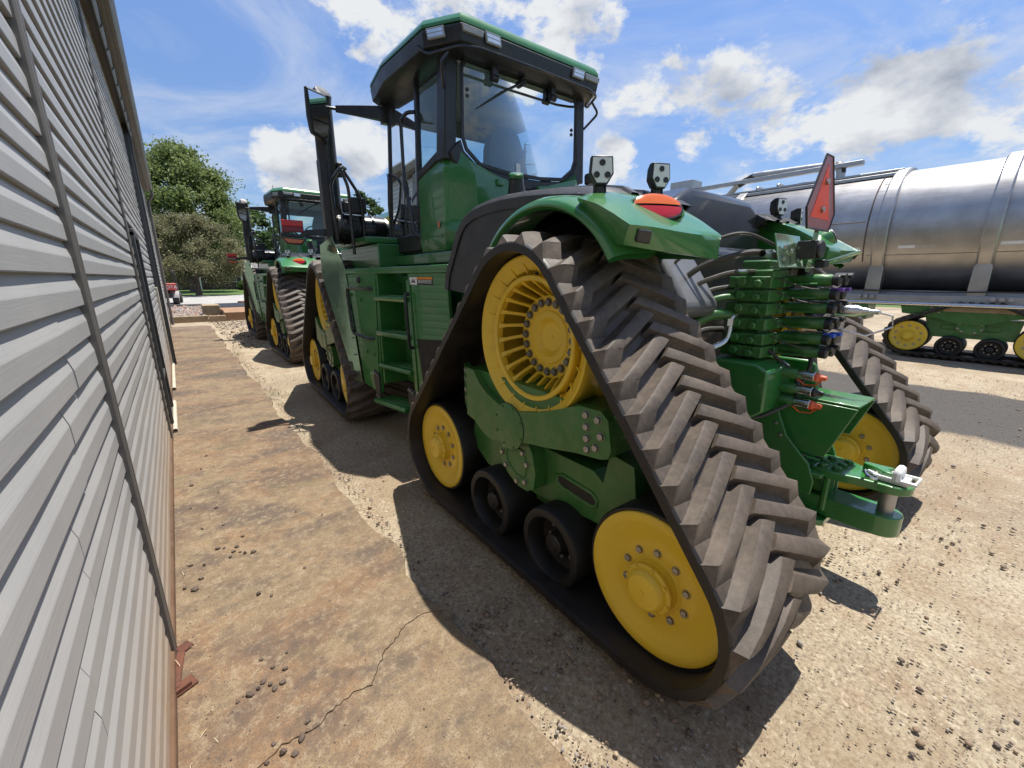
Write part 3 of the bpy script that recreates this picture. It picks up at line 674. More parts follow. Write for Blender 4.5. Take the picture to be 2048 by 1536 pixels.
    pd = [bi(u, v) for u, v in ((.30, .16), (.78, .16), (.78, .74), (.30, .74))]; nv = (pd[1] - pd[0]).cross(pd[3] - pd[0]).normalized()
    if nv.y > 0: nv = -nv
    rf = MB(); rf.add([p - nv * .004 for p in pd] + [p + nv * .010 for p in pd], [(0, 1, 2, 3), (4, 5, 6, 7), (0, 1, 5, 4), (1, 2, 6, 5), (2, 3, 7, 6), (3, 0, 4, 7)]); rf.build('reflector_pad', M['black_soft'], go, 35, .006)
    return go
def work_lamp_mesh():
    mb = MB(); F = [(-.052, .066), (.052, .066), (.058, -.012), (.028, -.062), (-.028, -.062), (-.058, -.012)]
    B = [(x * .72, z * .75) for x, z in F]
    vs = [(x, 0, z) for x, z in F] + [(x, .03, z) for x, z in F] + [(x, .075, z) for x, z in B]
    mb.add(vs, [(i, (i + 1) % 6, 6 + (i + 1) % 6, 6 + i) for i in range(6)] + [(6 + i, 6 + (i + 1) % 6, 12 + (i + 1) % 6, 12 + i) for i in range(6)] + [tuple(range(12, 18)), tuple(range(6))[::-1]])
    mb.box((0, .03, -.085), (.042, .016, .06)); mb.box((0, .03, -.125), (.05, .05, .02)); mb.box((-.026, .035, -.066), (.008, .03, .05)); mb.box((.026, .035, -.066), (.008, .03, .05))
    h = mb.mesh('work_lamp', M['black'], 30)
    pl = MB(); Fi = [(x * .86, z * .87) for x, z in F]; pl.prism(Fi, 'y', -.004, .004); p = pl.mesh('lamp_face', M['white'], 0)
    e = MB(); e.lathe([(-.0045, .0145), (-.008, .0145), (-.008, .0105), (-.0055, .009), (-.0055, 0)], (0, 0, 0), 'y', 18)
    return h, p, e.mesh('led_ring', M['black_soft'], 30)
WL = work_lamp_mesh()
def add_work_lamp(root, loc, rz, tilt=0):
    o = link('work_lamp', WL[0], root, .003, 2, loc, (R(tilt), 0, R(rz))); link('lamp_face', WL[1], o); 
    for x, z in ((0, .034), (-.026, -.020), (.026, -.020)): link('led_ring', WL[2], o, 0, 0, (x, 0, z))
    return o

def cab(root):
    s_r, s_b, s_f = 2.58, 3.16, 3.90; nl, nr_ = .72, mir(.72); zb, zt = 1.88, 3.33
    fr = MB()
    def bar(a, b, w, d): # square post
        A, B = Vector(a), Vector(b); t = (B - A).normalized(); u = Vector((1, 0, 0)); u = (u - t * u.dot(t)).normalized(); v = t.cross(u)
        vs = [p + u * x * w / 2 + v * y * d / 2 for p in (A, B) for x, y in ((-1, -1), (1, -1), (1, 1), (-1, 1))]
        fr.add(vs, [(0, 1, 2, 3), (7, 6, 5, 4), (0, 4, 5, 1), (1, 5, 6, 2), (2, 6, 7, 3), (3, 7, 4, 0)])
    for X in ((lambda n: n), mir):
        bar((X(.735), s_r + .085, 2.52), (X(.775), s_r + .075, zt), .11, .15)          # rear corner post
        bar((X(.71), s_b, zb), (X(.735), s_b, zt), .045, .055)                        # door post
        bar((X(.71), s_f, zb), (X(.76), s_f - .05, zt), .045, .06)                    # front post
        bar((X(.72), s_r + .08, 2.60), (X(.715), s_b, 2.47), .05, .07)                # quarter-window sill
        bar((X(.77), s_r, zt), (X(.75), s_f, zt), .06, .09)
        bar((X(.71), s_b - .01, zb + .02), (X(.71), s_f, zb + .02), .05, .16)         # door sill
        bar((X(.70), s_f, 2.10), (X(.70), s_f, 1.9), .06, .05)
    bar((.80, s_r - .02, zt - .01), (mir(.80), s_r - .02, zt - .01), .10, .10)
    bar((.74, s_f - .05, zt), (mir(.74), s_f - .05, zt), .09, .09)
    low = [(.72, 2.57), (.76, 2.50), (.95, 2.40), (1.28, 2.37), (mir(1.28), 2.37), (mir(.95), 2.40), (mir(.76), 2.50), (mir(.72), 2.57)]
    inner = [(.83, 2.68), (.86, 2.60), (1.0, 2.50), (1.29, 2.47), (mir(1.29), 2.47), (mir(1.0), 2.50), (mir(.86), 2.60), (mir(.83), 2.68)]
    nn = len(low)
    vs = [(a, s_r - .015, z) for a, z in low] + [(a, s_r - .015, z) for a, z in inner] + [(a, s_r + .06, z) for a, z in low] + [(a, s_r + .06, z) for a, z in inner]
    fs = []
    for i in range(nn - 1): fs += [(i, i + 1, nn + i + 1, nn + i), (2 * nn + i, 2 * nn + i + 1, i + 1, i), (nn + i, nn + i + 1, 3 * nn + i + 1, 3 * nn + i), (3 * nn + i, 3 * nn + i + 1, 2 * nn + i + 1, 2 * nn + i)]
    fr.add(vs, fs)
    fr.box((CN, (s_r + s_f) / 2, zb - .03), (1.55, s_f - s_r, .10))                     # floor
    fr.box((CN, s_f - .02, 2.1), (1.5, .05, .45))
    fo = fr.build('cab_frame', M['black'], root, 30, .012)
    # rear window with its dark printed border
    outl = [(.835, 2.70), (.87, 2.61), (1.0, 2.51), (1.29, 2.48), (mir(1.29), 2.48), (mir(1.0), 2.51), (mir(.87), 2.61), (mir(.835), 2.70), (mir(.845), 3.22), (mir(.875), 3.275), (.875, 3.275), (.845, 3.22)]
    w = MB(); w.add([(a, s_r - .012, z) for a, z in outl], [tuple(range(len(outl)))]); wo = w.build('rear_window', M['glass'], root, 0)
    bd = MB(); k = len(outl); cz = 2.9
    bi = [(CN + (a - CN) * .965, cz + (z - cz) * .94) for a, z in outl]
    bd.add([(a, s_r - .016, z) for a, z in outl] + [(a, s_r - .016, z) for a, z in bi], [(i, (i + 1) % k, k + (i + 1) % k, k + i) for i in range(k)])
    bd.tube([(a, s_r - .014, z) for a, z in outl], .009, 6, True); bd.build('window_seal', M['black'], wo, 0)
    cp = MB()
    for nn_, z in ((.90, 3.06), (.90, 3.015), (mir(.90), 2.98), (mir(.90), 2.94)): cp.lathe([(-.02, 0), (-.02, .014), (-.012, .016)], (nn_, s_r, z), 'y', 14)
    build_each(cp, 'window_stud', M['black'], wo, 30)
    st = MB(); st.box((1.43, s_r - .017, 2.545), (.05, .002, .075)); st.build('window_sticker', M['white'], wo, 0)
    for X in ((lambda n: n), mir):
        q = MB(); q.add([(X(.718), s_r + .10, 2.60), (X(.712), s_b - .02, 2.49), (X(.735), s_b - .02, zt - .04), (X(.76), s_r + .10, zt - .04)], [(0, 1, 2, 3)]); q.build('quarter_window', M['glass'], root, 0)
        d = MB(); d.add([(X(.705), s_b + .02, 1.95), (X(.705), s_f - .01, 1.95), (X(.752), s_f - .06, zt - .04), (X(.735), s_b + .02, zt - .04)], [(0, 1, 2, 3)]); do = d.build('door_window', M['glass'], root, 0)
        sf = MB(); sf.tube([(X(.70), s_b + .015, 1.93), (X(.70), s_f, 1.93), (X(.748), s_f - .055, zt - .03), (X(.73), s_b + .015, zt - .03)], .014, 6, True); sf.build('door_seal', M['black'], do, 30)
        h = MB(); h.tube(fillet([(X(.71), s_b + .01, 3.02), (X(.655), s_b + .06, 3.02), (X(.635), s_b + .16, 2.98), (X(.635), s_b + .16, 2.42), (X(.64), s_b + .08, 2.25), (X(.645), s_b + .02, 1.98), (X(.70), s_b - .06, 1.93)], .06), .017, 8)
        h.build('door_grab_rail', M['black_metal'], do, 40)
        h2 = MB(); h2.tube(fillet([(X(.70), s_f - .02, 2.62), (X(.66), s_f - .14, 2.55), (X(.66), s_f - .10, 2.30), (X(.70), s_f - .02, 2.10)], .05), .014, 8); h2.build('door_handle', M['black_metal'], do, 40)
    ws = MB(); ws.add([(.76, s_f - .01, 2.0), (mir(.76), s_f - .01, 2.0), (mir(.78), s_f - .07, zt - .04), (.78, s_f - .07, zt - .04)], [(0, 1, 2, 3)]); ws.build('windscreen', M['glass'], root, 0)
    # roof
    plan = [(.74, 2.385), (mir(.74), 2.385), (mir(.56), 2.66), (mir(.53), 3.45), (mir(.60), 3.95), (mir(.80), 4.12), (.80, 4.12), (.60, 3.95), (.53, 3.45), (.56, 2.66)]
    def ring(sc, z, dy=0, tilt=0): return [(CN + (a - CN) * sc, 3.22 + (y - 3.22) * sc + dy, z + tilt * (y - 3.22)) for a, y in plan]
    g = MB(); rr = [ring(1.0, 3.425, 0, .008), ring(1.0, 3.445, 0, .008), ring(.975, 3.485, .0, .006), ring(.92, 3.515), ring(.78, 3.525)]
    g.grid([list(x) + [x[0]] for x in rr]); g.add(rr[-1], [tuple(range(10))]); g.add(rr[0], [tuple(range(10))[::-1]])
    g.box((1.28, 3.0, 3.53), (.34, .62, .04)); ro = g.build('cab_roof', M['green'], root, 28, .012)
    u = MB(); rr = [ring(.985, 3.424, 0, .008), ring(1.0, 3.405, -.008, .008), ring(.985, 3.30, -.004), ring(.93, 3.275), ring(.80, 3.27)]
    u.grid([list(x) + [x[0]] for x in rr]); u.add(rr[-1], [tuple(range(10))]); uo = u.build('roof_visor', M['black'], ro, 28, .006)
    hl = MB(); hl.box((CN, 3.2, 3.255), (1.36, 1.2, .02)); hl.build('headliner', M['liner'], ro, 0)
    # lamps let into the rear corners
    for X, sg in (((lambda n: n), 1), (mir, -1)):
        for nm, a, b in (('corner_lamp', (.588, 2.615), (.665, 2.498)), ('roof_lamp', (.96, 2.372), (1.09, 2.372))):
            A = Vector((X(a[0]), a[1], 0)); B = Vector((X(b[0]), b[1], 0)); d = (B - A).normalized(); nv = Vector((d.y, -d.x, 0)) * sg
            P = [A - d * .012 + Vector((0, 0, 3.405)), B + Vector((0, 0, 3.405)), B + d * .012 + Vector((0, 0, 3.330)), A + d * .004 + Vector((0, 0, 3.330))]
            bz = MB(); bz.add([p + nv * -.004 for p in P] + [p + nv * .014 for p in P], [(4, 5, 6, 7), (0, 1, 5, 4), (1, 2, 6, 5), (2, 3, 7, 6), (3, 0, 4, 7)]); bo = bz.build(nm, M['lens'], ro, 0, .004)
            ls = MB(); C_ = sum(P, Vector()) / 4
            for t0, t1 in ((.12, .46), (.56, .90)):
                q = [P[0].lerp(P[3], t0), P[1].lerp(P[2], t0), P[1].lerp(P[2], t1), P[0].lerp(P[3], t1)]; q = [C_ + (p - C_) * .86 for p in q]
                ls.add([p + nv * .0148 for p in q], [(0, 1, 2, 3)])
            build_each(ls, 'lamp_reflector', M['reflector'], bo, 0)
        v = MB(); v.prism([(X(.76), 3.352), (X(.93), 3.352), (X(.94), 3.398), (X(.745), 3.398)], 'y', 2.362, 2.45); v.build('side_strip_lamp', M['lens'], ro, 0, .004)
        rl = MB(); rl.tube(fillet([(X(.56), 2.74, 3.33), (X(.60), 2.66, 3.26), (X(.74), 2.40, 3.262), (X(.90), 2.345, 3.265), (CN, 2.335, 3.265)], .05), .012, 8); rl.build('roof_grab_rail', M['black_metal'], ro, 40)
        r2 = MB(); r2.tube(fillet([(X(.70), 2.50, 3.25), (X(.62), 2.48, 3.16), (X(.70), 2.60, 3.03)], .04), .011, 8); r2.build('corner_grab_rail', M['black_metal'], ro, 40)
    for nn_ in (1.14, mir(1.2)):
        hg = MB(); hg.box((nn_, 2.53, 3.235), (.05, .05, .10)); hg.lathe([(-.03, 0), (-.03, .028), (.03, .028), (.03, 0)], (nn_, 2.52, 3.18), 'x', 14); hg.build('window_hinge', M['black'], fo, 30)
    wp = MB(); wp.lathe([(-.02, 0), (-.02, .03), (.03, .03), (.03, 0)], (1.46, 2.545, 3.235), 'y', 14); wp.tube([(1.46, 2.52, 3.235), (1.22, 2.535, 3.10), (.99, 2.548, 2.94)], [.010, .009, .005], 6)
    wp.tube([(1.36, 2.545, 3.18), (1.02, 2.556, 2.96)], .007, 5); wp.build('wiper', M['black'], fo, 30)
    an = MB(); an.tube([(.80, 3.72, 3.5), (.80, 3.72, 3.74)], .006, 6); an.build('antenna', M['black'], ro, 30)
    mk = MB(); mk.box((mir(1.22), 2.68, 3.535), (.09, .06, .03)); mk.build('roof_sensor', M['black'], ro, 30, .006)
    # inside: seat, arm console, column, rear cross bar
    se = MB(); se.grid([[(CN + .22 + wx * k, 3.12 + dy, z) for k in (-1, -.72, 0, .72, 1)] for z, wx, dy in ((2.36, .23, .02), (2.55, .25, -.02), (2.85, .225, .0), (3.02, .17, .03), (3.09, .11, .05))])
    se.grid([[(CN + .22 + wx * k, 3.24 + dy, z) for k in (-1, -.72, 0, .72, 1)] for z, wx, dy in ((2.36, .23, .0), (2.55, .25, -.02), (2.85, .225, .0), (3.02, .17, .0), (3.09, .11, .0))])
    for k in (0, 4):
        A = [p for p in se.v[k:25:5]]; B = [p for p in se.v[25 + k:50:5]]; se.add(A + B, [(i, i + 1, 6 + i, 5 + i) for i in range(4)])
    se.add(se.v[20:25] + se.v[45:50], [(i, i + 1, 6 + i, 5 + i) for i in range(4)])
    se.box((CN + .22, 3.38, 2.38), (.5, .5, .14)); se.box((CN + .22, 3.36, 2.15), (.36, .4, .36)); se.build('operator_seat', M['seat'], root, 50, .02)
    co = MB(); co.box((CN + .56, 3.34, 2.42), (.14, .42, .22)); co.box((CN - .12, 3.25, 2.42), (.08, .3, .10)); co.box((.86, 2.80, 2.45), (.12, .3, .32)); co.box((CN, 2.68, 2.44), (1.2, .10, .10)); co.box((CN + .1, 3.78, 2.3), (.25, .18, .7)); co.build('cab_console', M['black_soft'], root, 30, .02)
    stw = MB(); stw.tube([(CN + .12 + .2 * math.cos(a), 3.66 + .08 * math.sin(a), 2.68 + .17 * math.sin(a)) for a in np.linspace(0, 2 * math.pi, 28)[:-1]], .016, 8, True); stw.build('steering_wheel', M['black'], root, 40)
    mo = MB(); mo.box((mir(.95), 3.55, 2.78), (.05, .2, .26), Matrix.Rotation(R(18), 3, 'Z')); mo.tube([(mir(.95), 3.6, 2.7), (mir(.95), 3.7, 2.4)], .02, 6); mo.build('display_screen', M['black'], root, 30, .01)
    sh = MB(); sh.box((CN, s_f - .13, 3.17), (1.40, .02, .16)); sh.build('sun_shade', M['seat'], root, 0)

def side_mirror(root, side):
    X = (lambda n: n) if side == 0 else mir; sg = 1 if side == 0 else -1
    a = MB()
    P = [(X(.735), 3.90, 3.19), (X(.66), 3.92, 3.20), (X(.50), 4.02, 3.215), (X(.30), 4.13, 3.225)]
    hs = [(.06, .035), (.062, .035), (.048, .025), (.03, .016)]
    a.grid([[(p[0], p[1] + dy * w, p[2] + dz * h) for dy, dz in ((-1, -1), (1, -1), (1, 1), (-1, 1), (-1, -1))] for p, (h, w) in zip(P, hs)])
    a.box((X(.715), 3.90, 3.19), (.07, .08, .17)); a.tube([(X(.32), 4.125, 3.225), (X(.13), 4.16, 3.225)], .016, 8)
    ao = a.build('mirror_arm', M['black'], root, 30, .006)
    h = MB(); c = Vector((X(.125), 4.13, 3.12)); rot = Matrix.Rotation(R(16 * sg), 3, 'Z')
    O = [(-.105, .235), (.100, .215), (.108, -.09), (.062, -.235), (-.088, -.165), (-.108, .0)]; O = [(x * sg, z) for x, z in O]
    def rg(s, y): return [c + rot @ Vector((x * s, y, z * s)) for x, z in O]
    rr = [rg(.93, -.015), rg(1, -.005), rg(1, .03), rg(.72, .09)]
    h.grid([list(r) + [r[0]] for r in rr]); h.add(rr[-1], [tuple(range(6))]); h.add(rr[0], [tuple(range(6))[::-1]]); ho = h.build('side_mirror', M['black'], root, 30, .006)
    def gl(nm, pts):
        g = MB(); g.add([c + rot @ Vector((x * sg, -.018, z)) for x, z in pts], [tuple(range(len(pts)))]); g.build(nm, M['mirror'], ho, 0)
    gl('mirror_glass', [(-.092, .205), (.088, .190), (.092, -.045), (-.080, -.03)]); gl('wide_angle_glass', [(-.080, -.045), (.092, -.06), (.055, -.205), (-.072, -.145)])

def tractor(label):
    root = empty('tracked_tractor', label, 'tractor', (1.1763, .7439, 0), -ALPHA, 'green articulated tractors parked along the grey shed')
    track_unit(root, 0, 0, 0)
    track_unit(root, 2.235, 0, 0, 'all', False)
    track_unit(root, .006, 3.964, R(1.2))
    track_unit(root, 2.235, 3.964, R(1.2), 'joined', False)
    f0 = fender(root, 0); f1 = fender(root, 1)
    for x, y, z, rz in ((.33, .56, 2.015, -34), (.74, .55, 2.045, -22), (mir(.33), .62, 2.02, 16), (mir(.74), .60, 2.05, -14)): add_work_lamp(root, (x, y, z), rz, -4).scale = (.9,) * 3
    # chassis, rear axle, centre joint and front engine deck
    ch = MB(); ch.box((CN, 1.15, 1.18), (.75, 1.0, .62)); ch.box((CN, 2.9, .95), (.55, 2.4, .45)); ch.box((CN, 5.0, 1.05), (.9, 2.7, .7)); ch.lathe([(.7, .19), (mir(.7), .19)], (0, .80, TDZ - .02), 'x', 24); ch.lathe([(.7, .19), (mir(.7), .19)], (0, 4.76, TDZ - .02), 'x', 24)
    ch.build('chassis', M['green_cast'], root, 30, .015)
    ta = MB(); ta.prism([(.95, 1.55), (.95, 1.95), (1.15, 2.06), (mir(1.15), 2.06), (mir(.95), 1.95), (mir(.95), 1.55)], 'y', .62, 2.2); ta.prism([(1.02, 1.0), (1.0, 1.75), (mir(1.0), 1.75), (mir(1.02), 1.0)], 'y', .55, .75); tao = ta.build('rear_tank', M['gloss_black'], root, 30, .05, 3)
    ta = MB(); ta.prism([(.90, 1.78), (.66, 1.77), (.56, 1.68), (.38, 1.42), (.42, 1.36), (.90, 1.36)], 'x', .80, CN - .36); ta.build('tank_shoulder', M['grey_plastic'], tao, 30, .04, 3)
    un = MB(); un.box((CN, 3.0, 1.745), (1.50, 1.3, .10)); un.box((CN, 2.95, 1.60), (1.2, 1.1, .3))
    for k in range(5): un.lathe([(-.03, 0), (-.03, .025), (.05, .03)], (.76 + .012, 2.55 + k * .2, 1.73), 'x', 10)
    un.build('cab_underframe', M['dark'], root, 30, .01)
    dk = MB(); dk.box((1.06, 3.05, 1.74), (.8, 1.9, .10)); dk.box((.80, 4.35, 1.74), (.68, 1.35, .34)); dk.box((.66, 4.3, 1.945), (.62, 1.2, .06)); dk.box((mir(.80), 4.35, 1.74), (.68, 1.35, .34))
    dk.build('engine_deck', M['green'], root, 30, .012)
    ho = MB(); pr = [(.99, 1.9), (.98, 2.28), (1.07, 2.42), (1.25, 2.47), (mir(1.25), 2.47), (mir(1.07), 2.42), (mir(.98), 2.28), (mir(.99), 1.9)]
    ho.grid([[(CN + (a - CN) * sc, y, 1.9 + (z - 1.9) * hz) for a, z in pr] for y, sc, hz in ((4.05, 1, 1), (5.2, 1, .95), (6.2, .95, .85), (6.6, .9, .7), (6.65, .85, .5))]); hob = ho.build('hood', M['green'], root, 30)
    for X in ((lambda n: n), mir):
        ys = MB(); ys.grid([[(X(.974), y, z) for y in (4.06, 4.6, 5.2)] for z in (2.22, 2.31)]); ys.build('hood_stripe', M['yellow'], hob, 0)
    cab(root)
    # green corner panel under the left quarter window, with its step and rear return
    for side in (0, 1):
        X = (lambda n: n) if side == 0 else mir
        cp = MB()
        lev = [(1.80, .70, 2.60, .90, 2.50), (1.88, .675, 2.57, .93, 2.47), (1.96, .668, 2.555, .95, 2.45), (2.02, .685, 2.575, .94, 2.475), (2.06, .69, 2.585, .93, 2.485), (2.30, .685, 2.58, .92, 2.475), (2.42, .69, 2.585, .91, 2.49), (2.53, .71, 2.61, .86, 2.52), (2.60, .735, 2.66, .82, 2.57)]
        G = [[(X(.70 + (a - .70) * .6), 3.13 if z < 2.5 else 3.10, z if z < 2.55 else z - .10), (X(a), b + .42, z if z < 2.55 else z - .05), (X(a), b + .05, z), (X(a + .045), b, z), (X(c), d, z), (X(c + .33), d + .02, min(z, 2.44)), (X(c + .40), d + .06, min(z, 2.44))] for z, a, b, c, d in lev]
        cp.grid(G); cpo = cp.build('corner_panel', M['green'], root, 24)
        rp = MB(); rp.box((X(1.26), 2.53, 2.30), (.22, .06, .22)); rp.box((X(1.17), 2.50, 2.38), (.07, .05, .06)); rp.build('rear_panel', M['green'], cpo, 30, .012)
        am = MB(); am.box((X(.672), 2.72, 2.02), (.006, .035, .055)); am.build('side_marker', M['orange'], cpo, 30, .003)
    # breather stub and beacon post behind the cab
    ns = MB(); ns.tube([(1.20, 2.28, 2.16), (1.16, 2.24, 2.32), (1.145, 2.225, 2.37)], [.10, .065, .06], 18); nso = ns.build('filler_neck', M['black_soft'], root, 40); nc = MB(); nc.lathe([(0, .06), (.025, .062), (.035, .05), (.035, 0)], (0, 0, 0), 'z', 18); nc.build('filler_cap', M['green'], nso, 40, 0, 2, False, (1.142, 2.222, 2.37), (R(15), R(-10), 0))
    bp = MB(); bp.tube([(1.50, 1.72, 2.08), (1.50, 1.72, 2.30)], .020, 10); bpo = bp.build('receiver_post', M['pvc'], root, 40); bc = MB(); bc.lathe([(0, .048), (.055, .052), (.07, .045), (.07, 0)], (1.50, 1.72, 2.285), 'z', 18); bc.build('receiver_cap', M['black'], bpo, 40)
    # ladder box between the tracks
    lb = MB(); n0 = .15
    lb.prism([(3.80, 1.60), (3.02, 1.60), (3.12, .50), (3.55, .50)], 'x', n0, n0 + .03)
    lb.prism([(2.36, 1.60), (1.66, 1.60), (1.62, 1.20), (2.02, .62), (2.28, .62)], 'x', n0, n0 + .03)
    lb.prism([(3.05, 1.58), (2.34, 1.58), (2.26, .62), (3.14, .62)], 'x', n0 + .24, n0 + .27)
    lb.box((n0 + .09, 2.72, 1.625), (.20, 2.2, .05)); lb.box((.70, 2.75, 1.2), (.56, 1.7, .75))
    lb.prism([(n0, 3.045), (n0 + .25, 3.04), (n0 + .25, 3.02), (n0, 3.02)], 'z', .62, 1.6); lb.prism([(n0, 2.35), (n0 + .25, 2.35), (n0 + .25, 2.325), (n0, 2.325)], 'z', .62, 1.6)
    lbo = lb.build('ladder_box', M['green'], root, 30, .006)
    rl = MB(); 
    rl.prism([(3.10, 1.55), (3.04, 1.55), (3.14, .62), (3.20, .62)], 'x', n0 - .012, n0 - .001); rl.prism([(2.37, 1.55), (2.31, 1.55), (2.25, .62), (2.31, .62)], 'x', n0 - .012, n0 - .001); build_each(rl, 'ladder_rail', M['green'], lbo, 30, .003)
    for z in (1.385, 1.085, .795):
        t = MB(); w0, w1 = 2.34, 3.04
        t.prism([(n0 - .03, z - .008), (n0 - .045, z + .016), (n0 - .03, z + .035), (n0 + .22, z + .035), (n0 + .22, z - .008)], 'y', w0, w1)
        for q in range(3): t.box((n0 + .02 + q * .04, (w0 + w1) / 2, z + .038), (.015, w1 - w0 - .1, .008))
        t.build('ladder_step', M['green'], lbo, 30, .005)
    t = MB(); t.prism([(n0 - .07, .455), (n0 - .08, .475), (n0 - .07, .50), (n0 + .14, .50), (n0 + .14, .455)], 'y', 2.42, 3.14)
    for q in range(4): t.box((n0 - .035 + q * .045, 2.78, .503), (.018, .62, .008))
    t.build('ladder_step', M['green'], lbo, 30, .006)
    for y in (3.17, 2.38):
        h = MB(); h.prism([(y - .07, .70), (y + .06, .72), (y + .07, .60), (y + .03, .45), (y - .05, .43), (y - .06, .55)], 'x', n0 - .02, n0 - .005); hg = h.build('step_hanger', M['black_soft'], lbo, 30, .004)
        bolts(hg, [(y - .04, .68), (y, .69), (y + .04, .695), (y - .03, .465), (y + .015, .475)], .011, n0 - .02)
    hd = MB(); hd.tube(fillet([(n0, 3.12, 1.47), (n0 - .05, 3.14, 1.47), (n0 - .05, 3.68, 1.47), (n0 - .05, 3.62, 1.02), (n0 - .05, 3.18, 1.02), (n0, 3.16, 1.02)], .07), .015, 8); hd.build('grab_handle', M['black_metal'], lbo, 40)
    hd = MB(); hd.tube(fillet([(n0, 2.32, 1.45), (n0 - .05, 2.32, 1.45), (n0 - .05, 2.29, 1.05), (n0, 2.29, 1.05)], .05), .013, 8); hd.build('grab_handle', M['black_metal'], lbo, 40)
    bolts(lbo, [(3.70, 1.40), (3.45, 1.36), (3.40, .86), (3.22, .86)], .012, n0, BOLT_G)
    lp = MB(); lp.lathe([(-.02, 0), (-.02, .022), (.0, .03)], (n0, 3.46, 1.545), 'x', 16); lp.build('step_lamp', M['black'], lbo, 40)
    de = MB(); de.box((n0 - .0015, 2.245, 1.545), (.002, .14, .052)); deo = de.build('warning_decal', M['white'], lbo, 0)
    de = MB(); de.box((n0 - .0012, 2.03, 1.545), (.002, .28, .052)); de2 = de.build('warning_text_panel', M['black'], lbo, 0)
    de = MB(); de.box((n0 - .003, 2.03, 1.564), (.002, .27, .016)); de.build('warning_header', M['tint'], de2, 0)
    ds = MB()
    for q in range(3): ds.box((n0 - .003, 2.03, 1.549 - q * .008), (.001, .25, .003))
    build_each(ds, 'warning_print', M['white'], de2, 0)
    ds = MB(); ds.prism([(2.28, 1.53), (2.255, 1.565), (2.25, 1.54), (2.22, 1.56), (2.205, 1.53), (2.24, 1.535)], 'x', n0 - .0035, n0 - .003); ds.lathe([(-.0035, .007), (-.003, .007)], (n0, 2.26, 1.568), 'x', 10); ds.build('warning_pictogram', M['black'], deo, 0)
    bb = MB(); bb.prism([(2.24, 1.12), (1.64, 1.17), (1.64, .66), (2.12, .66)], 'x', n0 - .002, n0 - .0005); bbo = bb.build('battery_recess', M['dark'], lbo, 0); bl = MB(); bl.box((n0 - .008, 1.90, .93), (.02, .075, .05)); bl.box((n0 - .008, 1.87, .965), (.02, .04, .03)); bl.build('battery_cap', M['blue'], bbo, 30, .006)
    # the whole ladder face stands at an angle, its rear end set further in so the steps face back past the rear track
    def angled(p, tz=None):
        y = 3.718 - .719 * (3.80 - p.y); t = tz or (.982 + .153 * (3.718 - y)); return Vector((p.x - .024 + .2 * (3.718 - y), y, 1.573 + (p.z - 1.573) * t))
    def turn(o, tz=None):
        tz = 1.09 if o.name.startswith('ladder_step') else tz
        if o.data in (BOLT, BOLT_G): o.location = angled(o.location, tz)
        else:
            for v in o.data.vertices: v.co = angled(v.co, tz)
        for k in o.children: turn(k, tz)
    turn(lbo)
    # slanted guard plate that follows the front track
    gp = MB(); panel(gp, [(.124, 3.722, 1.66), (.152, 3.568, .50), (.09, 3.62, .52), (-.005, 4.12, 1.60), (.03, 4.22, 1.90), (.13, 4.10, 1.99)], -.012)
    gpo = gp.build('track_guard', M['plate_green'], root, 30, .003)
    for t_ in (.15, .3, .45, .6, .75, .9):
        p = Vector((.124, 3.722, 1.66)).lerp(Vector((.152, 3.568, .50)), t_); link('bolt', BOLT, gpo, 0, 0, p + Vector((-.03, .03, 0)), (0, 0, R(40)), .008)
    # exhaust: transverse canister, upright stack; handrails
    ac = MB(); ac.lathe([(.20, 0), (.20, .12), (.22, .155), (.27, .160), (.275, .170), (.295, .170), (.30, .160), (.58, .160), (.585, .172), (.605, .172), (.61, .160), (.74, .158), (.76, .12), (.76, 0)], (0, 4.26, 2.085), 'x', 36); ac.box((.38, 4.12, 2.14), (.10, .06, .14)); ac.build('aftertreatment_canister', M['black_metal'], root, 35)
    cr = MB(); cr.lathe([(.74, .15), (.775, .148), (.78, .11)], (0, 4.26, 2.085), 'x', 30); cr.build('canister_end', M['steel'], root, 35)
    ex = MB(); ex.tube([(.24, 4.30, 1.93), (.215, 4.29, 2.15), (.205, 4.28, 2.35), (.205, 4.28, 3.30), (.21, 4.26, 3.38), (.215, 4.24, 3.40)], [.11, .115, .10, .095, .095, .07], 24); ex.prism([(.10, 4.18), (.16, 4.16), (.17, 4.30), (.10, 4.30)], 'z', 1.95, 2.75)
    ex.build('exhaust_stack', M['black'], root, 40)
    vb = MB(); vb.box((.30, 4.20, 2.67), (.05, .06, .14)); vb.box((.44, 4.15, 2.32), (.16, .12, .16)); vb.box((.33, 4.16, 2.30), (.08, .10, .10)); build_each(vb, 'sensor_bracket', M['black'], root, 30, .01)
    for pts in ([(.16, 4.0, 1.95), (.14, 4.0, 2.50), (.25, 3.98, 2.66), (.32, 4.06, 2.66)], [(.30, 4.08, 2.65), (.45, 4.08, 2.42), (.47, 4.08, 2.22), (.47, 4.08, 2.0)], [(.22, 3.9, 2.62), (.27, 3.86, 2.45), (.275, 3.86, 1.80)]):
        hr = MB(); hr.tube(fillet(pts, .06), .017, 8); hr.build('handrail', M['black_metal'], root, 40)
    side_mirror(root, 0); side_mirror(root, 1)
    # outrigger marker lamp on the left front
    ma = MB(); ma.prism([(.12, 2.00), (.12, 2.07), (-.10, 2.05), (-.16, 2.00), (-.34, 2.00), (-.34, 1.975), (-.14, 1.965), (-.08, 2.0)], 'y', 4.20, 4.25); mao = ma.build('marker_arm', M['black'], root, 30, .006)
    for nm, mt, z0, z1 in (('red_reflector', 'redreflect', 2.075, 2.135), ('dark_reflector', 'darkred', 2.018, 2.074)):
        q = MB(); q.box((-.22, 4.205, (z0 + z1) / 2), (.20, .03, z1 - z0)); q.build(nm, M[mt], mao, 30, .006)
